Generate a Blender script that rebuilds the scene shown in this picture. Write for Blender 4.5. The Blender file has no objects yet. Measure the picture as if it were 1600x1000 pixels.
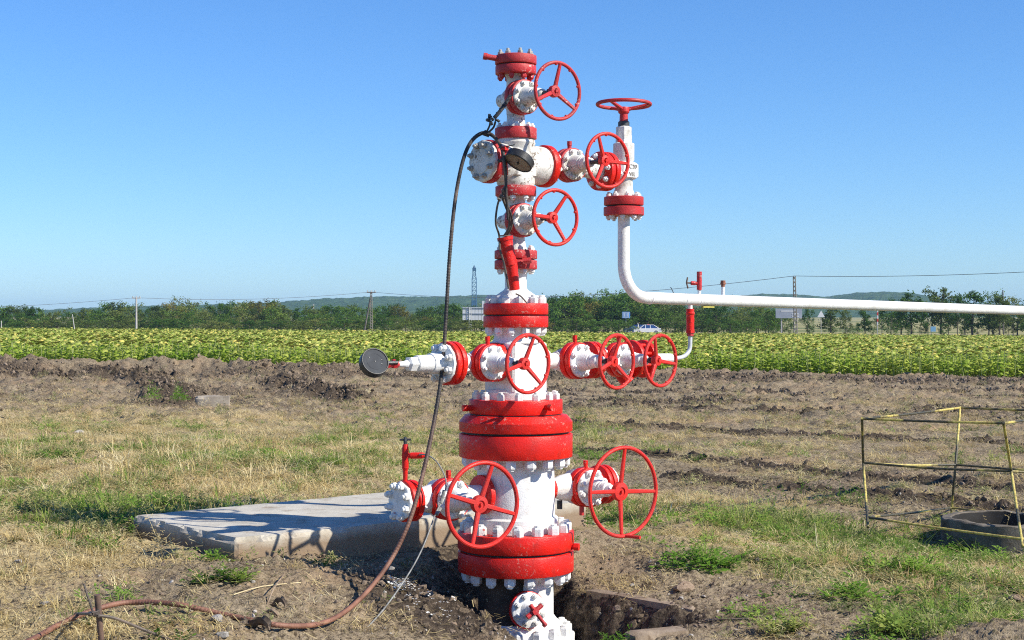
import bpy, math, random
import numpy as np
from mathutils import Vector, Matrix, Quaternion
random.seed(7)
rng = np.random.default_rng(11)
R = math.radians
SC = bpy.context.scene

# ------------------------------------------------------------------ camera, sky, sun, exposure
F = 2430.0
cam_d = bpy.data.cameras.new('camera'); cam = bpy.data.objects.new('camera', cam_d)
SC.collection.objects.link(cam); SC.camera = cam
cam.location = (0, 0, 1.5); cam.rotation_euler = (R(90.05), 0, 0)
cam_d.sensor_width = 36; cam_d.lens = 36*F/1600; cam_d.clip_end = 20000; cam_d.clip_start = .05
SUN_AZ, SUN_EL = 67, 38
w = bpy.data.worlds.new('World'); SC.world = w; w.use_nodes = True
nt = w.node_tree; nt.nodes.clear()
wo = nt.nodes.new('ShaderNodeOutputWorld'); bg = nt.nodes.new('ShaderNodeBackground')
sky = nt.nodes.new('ShaderNodeTexSky'); sky.sky_type = 'NISHITA'; sky.sun_disc = False
sky.sun_elevation = R(SUN_EL); sky.sun_rotation = R(180-SUN_AZ)
sky.air_density = 1.0; sky.dust_density = 0.0; sky.ozone_density = 5.0; sky.altitude = 0
hs = nt.nodes.new('ShaderNodeHueSaturation'); hs.inputs['Saturation'].default_value = 1.12
tint = nt.nodes.new('ShaderNodeMix'); tint.data_type = 'RGBA'; tint.blend_type = 'MULTIPLY'
tint.inputs[0].default_value = 1.0; tint.inputs[7].default_value = (0.71, .925, 1.20, 1)
bg.inputs['Strength'].default_value = 0.098
nt.links.new(sky.outputs[0], hs.inputs['Color']); nt.links.new(hs.outputs[0], tint.inputs[6])
nt.links.new(tint.outputs[2], bg.inputs['Color']); nt.links.new(bg.outputs[0], wo.inputs[0])
sl = bpy.data.lights.new('sun', 'SUN'); so = bpy.data.objects.new('sun', sl); SC.collection.objects.link(so)
sl.energy = 5.0; sl.angle = R(.53); sl.color = (1, .94, .81)
sd = Vector((math.sin(R(SUN_AZ))*math.cos(R(SUN_EL)), -math.cos(R(SUN_AZ))*math.cos(R(SUN_EL)), math.sin(R(SUN_EL))))
so.rotation_euler = sd.to_track_quat('Z', 'Y').to_euler(); so.location = sd*30
SC.view_settings.view_transform = 'Standard'; SC.view_settings.look = 'None'
SC.view_settings.exposure = 0.50; SC.view_settings.gamma = 1
SC.view_settings.use_curve_mapping = False
SC.cycles.max_bounces = 6; SC.cycles.volume_bounces = 0; SC.cycles.use_denoising = False; SC.cycles.filter_width = 1.1; SC.cycles.sample_clamp_indirect = 4

# ------------------------------------------------------------------ helpers
W0 = {}
def lin(r, g, b):
    f = lambda c: (c/255/12.92 if c <= 10 else ((c/255+.055)/1.055)**2.4)
    return (f(r), f(g), f(b), 1)
def P(x, y, d):                                   # a place d metres in front of the photographer
    return Vector(((x-800)*d/F, d, 1.5-(y-498)*d/F))

class MB:
    def __init__(s): s.v = []; s.f = []; s.m = []; s.mi = 0
    def add(s, vs, fs, mi=None):
        b = len(s.v); s.v += [tuple(p) for p in vs]
        s.f += [tuple(i+b for i in f) for f in fs]; s.m += [s.mi if mi is None else mi]*len(fs); return s
    def lathe(s, prof, o=(0,0,0), ax=(0,0,1), n=40, up=None, mi=None, phase=0):
        o = Vector(o); a, e1, e2 = frame(ax, up); vs = []; fs = []; k = len(prof)
        for i in range(n):
            t = 2*math.pi*i/n+phase; d = e1*math.cos(t)+e2*math.sin(t)
            for r, h in prof: vs.append(o+a*h+d*max(r, 1e-5))
        for i in range(n):
            j = (i+1) % n
            for q in range(k-1): fs.append((i*k+q, j*k+q, j*k+q+1, i*k+q+1))
        if prof[0][0] > 1e-4: fs.append(tuple(i*k for i in range(n))[::-1])
        if prof[-1][0] > 1e-4: fs.append(tuple(i*k+k-1 for i in range(n)))
        return s.add(vs, fs, mi)
    def cyl(s, p0, p1, r0, r1=None, n=20, mi=None, ch=0):
        p0 = Vector(p0); p1 = Vector(p1); L = (p1-p0).length; r1 = r0 if r1 is None else r1
        if ch: pr = [(r0-ch, 0), (r0, ch), (r1, L-ch), (r1-ch, L)]
        else: pr = [(r0, 0), (r1, L)]
        return s.lathe(pr, p0, p1-p0, n, mi=mi)
    def box(s, c, size, ax=None, mi=None, ch=0):
        c = Vector(c); X, Y, Z = ax or (Vector((1,0,0)), Vector((0,1,0)), Vector((0,0,1)))
        hx, hy, hz = [q/2 for q in size]
        if not ch:
            vs = [c+X*(hx*a)+Y*(hy*b)+Z*(hz*d) for d in (-1,1) for b in (-1,1) for a in (-1,1)]
            fs = [(0,2,3,1),(4,5,7,6),(0,1,5,4),(2,6,7,3),(0,4,6,2),(1,3,7,5)]
            return s.add(vs, fs, mi)
        ring = [(hx-ch,-hy),(hx,-hy+ch),(hx,hy-ch),(hx-ch,hy),(-hx+ch,hy),(-hx,hy-ch),(-hx,-hy+ch),(-hx+ch,-hy)]
        vs = []; fs = []
        for z, q in ((-hz, ch), (-hz+ch, 0), (hz-ch, 0), (hz, ch)):
            for a, b in ring:
                vs.append(c+X*(a-math.copysign(q, a))+Y*(b-math.copysign(q, b))+Z*z)
        for l in range(3):
            for i in range(8): j = (i+1) % 8; fs.append((l*8+i, l*8+j, (l+1)*8+j, (l+1)*8+i))
        fs.append(tuple(range(7,-1,-1))); fs.append(tuple(range(24,32)))
        return s.add(vs, fs, mi)
    def tube(s, pts, r, n=10, mi=None, closed=False, smooth=0, rf=None):
        pts = [Vector(p) for p in pts]
        if smooth: pts = spline(pts, smooth)
        if smooth and isinstance(r, list): r = np.interp(np.linspace(0, 1, len(pts)), np.linspace(0, 1, len(r)), r).tolist()
        m = len(pts); vs = []; fs = []; prev = None
        for i, p in enumerate(pts):
            if closed: t = pts[(i+1) % m]-pts[i-1]
            else: t = pts[min(i+1, m-1)]-pts[max(i-1, 0)]
            t.normalize()
            if prev is None:
                _, e1, e2 = frame(t)
            else:
                e1 = prev-t*prev.dot(t); e1.normalize(); e2 = t.cross(e1)
            prev = e1; rr = rf(i) if rf else (r[i] if isinstance(r, (list, tuple)) else r)
            for k in range(n):
                a = 2*math.pi*k/n; vs.append(p+e1*(rr*math.cos(a))+e2*(rr*math.sin(a)))
        for i in range(m if closed else m-1):
            j = (i+1) % m
            for k in range(n):
                l = (k+1) % n; fs.append((i*n+k, i*n+l, j*n+l, j*n+k))
        if not closed: fs.append(tuple(range(n))[::-1]); fs.append(tuple(range((m-1)*n, m*n)))
        return s.add(vs, fs, mi)
    def quad(s, a, b, c, d, mi=None): return s.add([a,b,c,d], [(0,1,2,3)], mi)
    def mesh(s, name, mats, origin=(0,0,0), sharp=32, smooth=True):
        me = bpy.data.meshes.new(name); o = Vector(origin)
        va = np.array(s.v, dtype=np.float64).reshape(-1,3)-np.array(o)
        me.from_pydata(va.tolist(), [], s.f)
        for m in (mats if isinstance(mats, (list,tuple)) else [mats]): me.materials.append(m)
        if any(s.m): me.polygons.foreach_set('material_index', s.m)
        if smooth:
            me.polygons.foreach_set('use_smooth', [True]*len(s.f)); me.update()
            me.set_sharp_from_angle(angle=R(sharp))
        me.update(); return me

def frame(ax, up=None):
    a = Vector(ax).normalized()
    u = Vector(up) if up is not None else (Vector((0,0,1)) if abs(a.z) < .9 else Vector((1,0,0)))
    e1 = u.cross(a)
    if e1.length < 1e-6: e1 = Vector((0,1,0)).cross(a)
    e1.normalize(); e2 = a.cross(e1); return a, e1, e2
def spline(p, k):
    out = []
    for i in range(len(p)-1):
        a = p[max(i-1,0)]; b = p[i]; c = p[i+1]; d = p[min(i+2, len(p)-1)]
        for j in range(k):
            t = j/k
            out.append(.5*((2*b)+(c-a)*t+(2*a-5*b+4*c-d)*t*t+(3*b-a-3*c+d)*t*t*t))
    out.append(p[-1]); return out

def tag(o, label=None, cat=None, group=None, kind=None):
    if label: o['label'] = label
    if cat: o['category'] = cat
    if group: o['group'] = group
    if kind: o['kind'] = kind
    return o
def empty(name, loc, label, cat, group=None):
    o = bpy.data.objects.new(name, None); SC.collection.objects.link(o)
    o.location = loc; o.empty_display_size = .1; W0[o.name] = Vector(loc); return tag(o, label, cat, group)
def obj(name, mb, mat, parent=None, sharp=32, smooth=True, origin=None):
    if origin is None:
        a = np.array(mb.v); lo = a.min(0); hi = a.max(0)
        origin = Vector(((lo[0]+hi[0])/2, (lo[1]+hi[1])/2, lo[2]))
    o = bpy.data.objects.new(name, mb.mesh(name, mat, origin, sharp, smooth)); SC.collection.objects.link(o)
    W0[o.name] = Vector(origin)
    if parent: o.parent = parent; o.location = Vector(origin)-W0[parent.name]
    else: o.location = origin
    return o
def inst(name, me, loc, parent=None, ax=None, spin=0, scale=1):
    o = bpy.data.objects.new(name, me); SC.collection.objects.link(o)
    W0[o.name] = Vector(loc)
    if parent: o.parent = parent; o.location = Vector(loc)-W0[parent.name]
    else: o.location = loc
    q = Quaternion((0,0,1), spin)
    if ax is not None: q = Vector(ax).to_track_quat('Z', 'Y') @ q
    o.rotation_mode = 'QUATERNION'; o.rotation_quaternion = q
    if scale != 1: o.scale = (scale,)*3
    return o

# ---- numpy noise
def _h(ix, iy, s):
    n = (ix.astype(np.int64)*374761393+iy.astype(np.int64)*668265263+s*1442695041) & 0x7fffffff
    n = ((n ^ (n >> 13))*1274126177) & 0x7fffffff
    n = ((n ^ (n >> 11))*1103515245) & 0x7fffffff
    return ((n ^ (n >> 16)) & 0xffff)/65535.0
def vn(x, y, s=0):
    x = np.asarray(x, float); y = np.asarray(y, float)
    ix = np.floor(x); iy = np.floor(y); fx = x-ix; fy = y-iy
    fx = fx*fx*fx*(fx*(fx*6-15)+10); fy = fy*fy*fy*(fy*(fy*6-15)+10)
    a = _h(ix,iy,s); b = _h(ix+1,iy,s); c = _h(ix,iy+1,s); d = _h(ix+1,iy+1,s)
    return (a*(1-fx)+b*fx)*(1-fy)+(c*(1-fx)+d*fx)*fy
def fbm(x, y, s=0, o=4, g=.5):
    t = 0; a = 1; n = 0; x = np.asarray(x, float); y = np.asarray(y, float)
    for i in range(o):
        t = t+a*vn(x, y, s+i*17); n += a; a *= g; x, y = x*1.93*.9+y*1.93*.436+3.1, -x*1.93*.436+y*1.93*.9+7.7
    return t/n
def sst(a, b, x): t = np.clip((x-a)/(b-a), 0, 1); return t*t*(3-2*t)

# ------------------------------------------------------------------ materials
def mat(name):
    m = bpy.data.materials.new(name); m.use_nodes = True; t = m.node_tree; b = t.nodes['Principled BSDF']
    return m, t, b
def nod(t, ty, **k):
    n = t.nodes.new(ty)
    for a, v in k.items(): setattr(n, a, v)
    return n
def noise(t, scale, detail=4, rough=.55, vec=None, coord='Object'):
    if vec is None:
        tc = nod(t, 'ShaderNodeTexCoord'); vec = tc.outputs[coord]
    n = nod(t, 'ShaderNodeTexNoise'); n.inputs['Scale'].default_value = scale
    n.inputs['Detail'].default_value = detail; n.inputs['Roughness'].default_value = rough
    t.links.new(vec, n.inputs['Vector']); return n
def ramp(t, src, stops):
    r = nod(t, 'ShaderNodeValToRGB'); e = r.color_ramp.elements
    while len(e) < len(stops): e.new(.5)
    for q, (p, c) in zip(e, stops): q.position = p; q.color = c if len(c) == 4 else (*c, 1)
    t.links.new(src, r.inputs[0]); return r
def mix(t, fac, a, b, mode='MIX'):
    m = nod(t, 'ShaderNodeMix'); m.data_type = 'RGBA'; m.blend_type = mode
    for s, v in ((0, fac), (6, a), (7, b)):
        if hasattr(v, 'is_linked') or hasattr(v, 'links'): t.links.new(v, m.inputs[s])
        else: m.inputs[s].default_value = v if (s == 0 or len(v) == 4) else (*v, 1)
    return m.outputs[2]
def bump(t, b, src, strength=.3, dist=.01):
    n = nod(t, 'ShaderNodeBump'); n.inputs['Strength'].default_value = strength; n.inputs['Distance'].default_value = dist
    t.links.new(src, n.inputs['Height']); t.links.new(n.outputs[0], b.inputs['Normal']); return n
def paint(name, col, worn, chip, chipamt=.30, rough=.42, scale=1.0, spec=.5, smear=None, grime=None):
    m, t, b = mat(name); geo = nod(t, 'ShaderNodeNewGeometry'); v = geo.outputs['Position']
    n1 = noise(t, 7*scale, 6, .6, v); r1 = ramp(t, n1.outputs[0], [(.38, (0,0,0)), (.68, (1,1,1))])
    c = mix(t, r1.outputs[0], col, worn)
    n2 = noise(t, 55*scale, 5, .7, v); r2 = ramp(t, n2.outputs[0], [(.70-chipamt*.2, (0,0,0)), (.715-chipamt*.2, (1,1,1))])
    n2b = noise(t, 5, 3, .6, v); r2b = ramp(t, n2b.outputs[0], [(.48, (0,0,0)), (.6, (1,1,1))])
    k = mix(t, 1.0, r2.outputs[0], r2b.outputs[0], 'MULTIPLY'); c = mix(t, k, c, chip)
    # thin run marks down the paint
    mp = nod(t, 'ShaderNodeMapping'); mp.inputs['Scale'].default_value = (60, 60, 3.5); t.links.new(v, mp.inputs[0])
    n3 = noise(t, 1, 3, .6, mp.outputs[0]); r3 = ramp(t, n3.outputs[0], [(.60, (0,0,0)), (.72, (.45,.45,.45))])
    c = mix(t, r3.outputs[0], c, [q*.72 for q in worn[:3]])
    if smear:                                      # brush smears of the neighbouring colour
        ns = noise(t, 26, 3, .6, v); c = mix(t, ramp(t, ns.outputs[0], [(.66, (0,0,0)), (.69, (.8,.8,.8))]).outputs[0], c, smear)
    if grime:                                      # dust and oily dirt settled in patches
        ng = noise(t, 13, 6, .7, v); c = mix(t, ramp(t, ng.outputs[0], [(.53, (0,0,0)), (.66, (.62,.62,.62))]).outputs[0], c, grime)
    t.links.new(c, b.inputs['Base Color'])
    n4 = noise(t, 120*scale, 3, .6, v); n5 = noise(t, 22*scale, 3, .5, v)
    mm = mix(t, .5, n4.outputs[0], n5.outputs[0]); bump(t, b, mm, .55, .007)
    rr = ramp(t, n1.outputs[0], [(.3, (rough-.08,)*3), (.7, (rough+.16,)*3)]); t.links.new(rr.outputs[0], b.inputs['Roughness'])
    b.inputs['Specular IOR Level'].default_value = spec
    return m
def plain(name, c1, c2, scale=8, rough=.7, metal=0, bs=.2, bd=.005, spec=.4, coord='Object'):
    m, t, b = mat(name); n = noise(t, scale, 5, .6, coord=coord)
    r = ramp(t, n.outputs[0], [(.35, c1), (.68, c2)]); t.links.new(r.outputs[0], b.inputs['Base Color'])
    n2 = noise(t, scale*6, 4, .6, coord=coord); bump(t, b, n2.outputs[0], bs, bd)
    b.inputs['Roughness'].default_value = rough; b.inputs['Metallic'].default_value = metal
    b.inputs['Specular IOR Level'].default_value = spec; return m
def leafy(name, stops, trans=.35, rough=.6, spec=.3, nscale=0, bright=.35):
    m, t, b = mat(name); oi = nod(t, 'ShaderNodeObjectInfo')
    at = nod(t, 'ShaderNodeAttribute'); at.attribute_name = 'lv'
    if nscale:
        g = nod(t, 'ShaderNodeNewGeometry'); n = noise(t, nscale, 2, .5, g.outputs['Position']); src = n.outputs[0]
        ad = nod(t, 'ShaderNodeMath', operation='MULTIPLY_ADD'); ad.inputs[1].default_value = .55; t.links.new(oi.outputs['Random'], ad.inputs[0])
        sb = nod(t, 'ShaderNodeMath', operation='MULTIPLY_ADD'); t.links.new(src, sb.inputs[0]); sb.inputs[1].default_value = 1.0; sb.inputs[2].default_value = -.27
        t.links.new(sb.outputs[0], ad.inputs[2]); src = ad.outputs[0]
    else: src = oi.outputs['Random']
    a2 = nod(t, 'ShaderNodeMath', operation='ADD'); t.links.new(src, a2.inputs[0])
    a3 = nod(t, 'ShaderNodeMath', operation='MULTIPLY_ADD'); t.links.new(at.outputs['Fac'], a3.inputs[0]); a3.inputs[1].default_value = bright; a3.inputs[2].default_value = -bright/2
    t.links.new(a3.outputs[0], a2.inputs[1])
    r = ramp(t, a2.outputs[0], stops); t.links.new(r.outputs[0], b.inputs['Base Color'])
    b.inputs['Roughness'].default_value = rough; b.inputs['Specular IOR Level'].default_value = spec
    if trans:
        tr = nod(t, 'ShaderNodeBsdfTranslucent'); t.links.new(r.outputs[0], tr.inputs[0])
        mx = nod(t, 'ShaderNodeMixShader'); mx.inputs[0].default_value = trans
        t.links.new(b.outputs[0], mx.inputs[1]); t.links.new(tr.outputs[0], mx.inputs[2])
        t.links.new(mx.outputs[0], t.nodes['Material Output'].inputs[0])
    return m
M = {}
M['red'] = paint('red_paint', (.72,.017,.010), (.54,.013,.009), (.50,.20,.16), .55, .36, 1, .30, grime=(.36,.022,.016))
M['wheel'] = paint('handwheel_red_paint', (.66,.026,.018), (.50,.036,.030), (.34,.10,.07), .05, .42, 1, .3)
M['old_red'] = paint('faded_red_paint', (.52,.026,.030), (.38,.040,.042), (.62,.42,.38), .55, .48, 1, .35, grime=(.26,.06,.055))
M['white'] = paint('white_paint', (.80,.80,.79), (.66,.65,.62), (.44,.36,.29), .30, .5, grime=(.54,.51,.46))
M['old_white'] = paint('weathered_white_paint', (.74,.73,.70), (.52,.50,.45), (.20,.15,.11), .75, .6, grime=(.30,.26,.21))
M['nutw'] = paint('nut_white_paint', (.78,.78,.77), (.60,.59,.56), (.30,.27,.24), .30, .5, smear=(.55,.05,.035))
M['nutg'] = plain('bare_steel_nut', (.30,.28,.25), (.52,.49,.44), 30, .5, .3)
M['bare'] = plain('bare_rusted_casing', (.035,.028,.022), (.10,.075,.055), 9, .85)
M['black'] = plain('black_rubber', (.018,.018,.02), (.04,.04,.042), 30, .45)
M['gback'] = plain('gauge_case_grey', (.045,.048,.055), (.065,.07,.078), 20, .7, spec=.2)
M['dial'] = plain('gauge_dial', (.19,.16,.12), (.30,.25,.19), 14, .5)
M['ink'] = plain('black_print', (.02,.02,.02), (.03,.03,.03), 20, .6)
M['rust'] = plain('rusty_cable', (.22,.085,.045), (.36,.15,.085), 14, .75, 0, .5, .004)
M['cabledark'] = plain('dark_cable', (.05,.042,.038), (.17,.13,.10), 10, .6, 0, .4, .004)
M['grey'] = plain('grey_wire', (.12,.12,.115), (.32,.32,.30), 20, .5)
M['galv'] = plain('grey_pipe', (.45,.47,.50), (.62,.63,.64), 12, .4)
M['steel'] = plain('dark_steel', (.05,.05,.055), (.10,.10,.10), 30, .45, .5)
M['stake'] = plain('rusted_stake', (.10,.065,.05), (.18,.11,.08), 30, .8)
M['rustpaint'] = plain('rust_stained_paint', (.55,.16,.04), (.60,.34,.16), 22, .6)
M['weld'] = plain('weld_bead', (.45,.42,.38), (.6,.58,.55), 60, .6)
# ------------------------------------------------------------------ ground
def seg(x, y, pts):
    d = np.full(np.shape(x), 1e9)
    for (ax, ay), (bx, by) in zip(pts[:-1], pts[1:]):
        vx, vy = bx-ax, by-ay; L = vx*vx+vy*vy
        t = np.clip(((x-ax)*vx+(y-ay)*vy)/L, 0, 1)
        d = np.minimum(d, np.hypot(x-ax-t*vx, y-ay-t*vy))
    return d
PIT = [(-.42,9.62),(-.36,9.0),(-.16,8.5),(.02,8.12),(.09,7.85),(.26,7.66),(.46,7.72),(.55,8.02),(.86,8.18),(1.02,8.42),(.98,8.56),(.42,9.18),(.30,9.62)]
def pit_sd(x, y):
    d = seg(x, y, PIT+[PIT[0]]); ins = np.zeros(np.shape(x), bool); n = len(PIT)
    for i in range(n):
        (x1, y1), (x2, y2) = PIT[i], PIT[(i+1) % n]
        c = ((y1 > y) != (y2 > y)) & (x < (x2-x1)*(y-y1)/((y2-y1) if y2 != y1 else 1e-9)+x1)
        ins ^= c
    return np.where(ins, -d, d)
RUTS = [[(-1.0,19.6),(1.5,18.7),(3.2,16.6),(4.8,14.9),(6.5,13.6)], [(1.6,15.9),(2.6,15.0),(4.4,13.6),(6,12.6)], [(.6,24),(4,21.5),(9,18.5)], [(2,29),(7,25.6),(12,22.5)]]
LRUT = [[(-11.6,43.5),(-9.0,39),(-7.3,33.5),(-6.3,29)], [(-13.5,36),(-11.2,31.5)], [(-5.5,38),(-3.5,31.5)], [(-16,40),(-12,41.5),(-9.5,42)]]
S0 = Vector((-1.56,8.72,0)); SA = Vector((math.cos(R(42)), math.sin(R(42)), 0)); SB = Vector((-math.sin(R(38)), math.cos(R(38)), 0))
def slab_in(x, y, m=0):
    a = (x-S0.x)*SA.x+(y-S0.y)*SA.y; b = (x-S0.x)*SB.x+(y-S0.y)*SB.y
    return (a > -m) & (a < 2.80+m) & (b > -m) & (b < 1.38+m)
def base_h(x, y):
    xc = np.clip(x, -90, 90)
    z = -.10+.25*sst(-.12, -1.5, x)*sst(24, 14, y)*(.75+.25*sst(6.5, 8.5, y))
    near = -.15-.010*xc; far = -.20-.0075*xc; road = -.50-.002*xc
    z = z+(near-z)*sst(18, 44, y); z = z+(far-z)*sst(50, 120, y); z = z+(road-z)*sst(130, 230, y)
    return z+np.clip(y-300, 0, 1e9)*.0048
def H(x, y):
    x = np.asarray(x, float); y = np.asarray(y, float)
    z = base_h(x, y); nearm = 1-sst(44, 52, y)
    z = z+(fbm(x*.55, y*.55, 3, 3)-.5)*.12*nearm
    z = z+(fbm(x*3.2, y*3.2, 9, 4, .55)-.5)*.075*nearm
    cl = fbm(x*13, y*13, 21, 5, .68); z = z+(np.abs(cl-.5)*2)**1.0*.050*nearm*(1-.5*sst(14, 30, y))
    mid = sst(19, 26, y)*nearm; z = z+(fbm(x*1.7, y*1.1, 31, 4, .6)-.5)*.20*mid
    z = z+mid*(1+.5*sst(32, 38, y))*(np.abs(fbm(x*3.4, y*3.6, 37, 4, .65)-.5)*.26+np.abs(fbm(x*8, y*6, 38, 2, .6)-.5)*.10)
    # ploughed clods and wheel ruts
    for k, r in enumerate(RUTS):
        d = seg(x+(vn(x*1.5, y*1.5, 50)-.5)*.3, y+(vn(x*2, y*2, 51)-.5)*.35, r)
        wd = .12 if k < 2 else .16
        z = z+np.exp(-(d/wd)**2)*(.03+.12*np.abs(fbm(x*9, y*9, 61+k, 4, .62)-.45)*2.0)*.75-np.exp(-((d-.25)/.12)**2)*.03
    for k, r in enumerate(LRUT):
        d = seg(x+(vn(x, y, 70)-.5)*.9, y+(vn(x*1.1, y*1.1, 71)-.5)*.9, r)
        z = z+np.exp(-(d/.55)**2)*(fbm(x*4, y*4, 81+k, 5, .75)-.42)*.80-np.exp(-((d-.8)/.5)**2)*.05
    # heaped bank at the edge of the field
    bw = np.exp(-((y-(44.4+(vn(x*.35, y*0, 5)-.5)*2.4))/1.5)**2)
    amp = .34-.010*np.clip(x, -16, 0)-.018*np.clip(x, 0, 16)+.0*x
    z = z+bw*amp*(.20+1.0*fbm(x*1.9, y*2.2, 41, 5, .72))
    z = z+sst(33, 41, y)*nearm*.10*(fbm(x*.9, y*.9, 97, 4, .6)-.3)
    # smoother trodden earth near the wellhead
    # mounds near the wellhead
    def hump(cx, cy, sx, sy, a): return a*np.exp(-((x-cx)/sx)**2-((y-cy)/sy)**2)
    z = z+hump(2.55,7.3,.75,.5,.16)+hump(-.62,8.25,.5,.6,.05)+hump(.80,7.75,.34,.16,.02)+hump(-3.5,9.6,1.2,1.2,.04)+hump(1.0,10.3,.55,.7,.12)
    z = z-hump(3.8,12.0,1.5,1.3,.20)
    d = pit_sd(x+(vn(x*9, y*9, 90)-.5)*.10, y+(vn(x*9, y*9, 91)-.5)*.10)
    dp = sst(.02, -.13, d); z = z*(1-dp)+(-.50+.20*sst(.35, .75, x)+.14*fbm(x*5, y*5, 93, 4, .65))*dp
    z = z-np.exp(-(np.clip(d, 0, 9)/.22))*.02
    # earth banked against and under the concrete slab
    ex = np.maximum.reduce([-((x-S0.x)*SA.x+(y-S0.y)*SA.y), (x-S0.x)*SA.x+(y-S0.y)*SA.y-2.8, -((x-S0.x)*SB.x+(y-S0.y)*SB.y), (x-S0.x)*SB.x+(y-S0.y)*SB.y-1.38])
    bank = .075+.05*fbm(x*7, y*7, 95, 3); z = np.maximum(z, z+(bank-z)*np.exp(-(np.clip(ex, 0, 9)/.24)**2))
    sl = slab_in(x, y, .02); z = np.where(sl, np.minimum(z, .12), z)
    return z
def cover(x, y):
    """how much dry straw, green growth, dark moist soil at a spot (0..1 each)"""
    n1 = fbm(x*.9, y*.9, 101, 4, .6); n2 = fbm(x*1.3, y*1.3, 111, 4, .6); n3 = fbm(x*.5, y*.35, 121, 4, .6)
    def ell(cx, cy, sx, sy): return np.clip(1.25-np.sqrt(((x-cx)/sx)**2+((y-cy)/sy)**2), 0, 1)
    bare = np.maximum.reduce([ell(-.55,8.3,1.35,1.35), ell(-.9,9.3,1.25,.95), ell(1.1,8.3,1.15,1.15), ell(.3,9,1.,1.1), ell(2.6,15.6,1.9,1.8)*.85, ell(5,16.5,3.5,1.6)*.8, ell(2.6,7.2,.7,.5)*.8])
    bare = np.maximum(bare, sst(20, 31, y)*.62); bare = np.maximum(bare, .42*sst(.5, 3, x)*sst(12.8, 14.5, y)*sst(50, 24, y))
    straw = np.maximum.reduce([ell(-3.3,15.2,3.4,4.2)*.75, ell(-4,9,2.4,2.6)*.8, ell(1.9,10.4,1.1,1.3)*.9, ell(4.,10,2.8,1.5)*.75, ell(-8,22,7,7)*.7, ell(1.4,13.5,1,2)*.45])
    green = np.maximum.reduce([ell(-2.5,10.4,1.4,.9)*.8, ell(2.2,12.4,.9,1.2)*.9, ell(3.3,9.3,2.4,1.5)*.75, ell(3.2,11.3,1.6,1.3)*.8, ell(5,21,9,4)*.28, ell(-9,23,5,1.5)*.4, ell(-1.0,21,4,2)*.28, ell(-4.6,11,2,2)*.55, ell(2.6,8.3,1.9,1.1)*.8, ell(-2.2,16,2.2,3)*.35, ell(-6,14,2,3)*.3])
    straw = np.clip(straw*.9+.30+(n1-.5)*1.3-bare*1.15, 0, 1); green = np.clip(green*1.0+.10+(n2-.5)*1.35-bare*1.0, 0, 1)
    dark = np.zeros(np.shape(x))
    for r in RUTS[:2]: dark = np.maximum(dark, .95*np.exp(-(seg(x, y, r)/.17)**2))
    for r in RUTS[2:]: dark = np.maximum(dark, .8*np.exp(-(seg(x, y, r)/.28)**2))
    for r in LRUT: dark = np.maximum(dark, .85*np.exp(-(seg(x, y, r)/.75)**2))
    dark = np.maximum(dark, .8*np.exp(-((y-42.8)/2.0)**2)*np.clip(n3*1.9-.35+np.where(x > 0, .38, 0), 0, 1))
    dark = np.maximum(dark, .80*sst(23, 30, y)*sst(41, 36, y)*np.clip((fbm(x*.35, y*1.1, 131, 4, .6)-.47)*6, 0, 1)*np.where(x > 0, 1, .55))
    dark = np.maximum(dark, 1.3*ell(-.42,8.45,.50,.75)); dark = np.maximum(dark, .7*sst(.25, -.05, pit_sd(x, y)))
    dark = np.maximum(dark, .35*ell(4.5,15.8,4,1.4))
    straw = straw*(1-dark*.85); green = green*(1-dark*.7)
    return straw, green, dark
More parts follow.
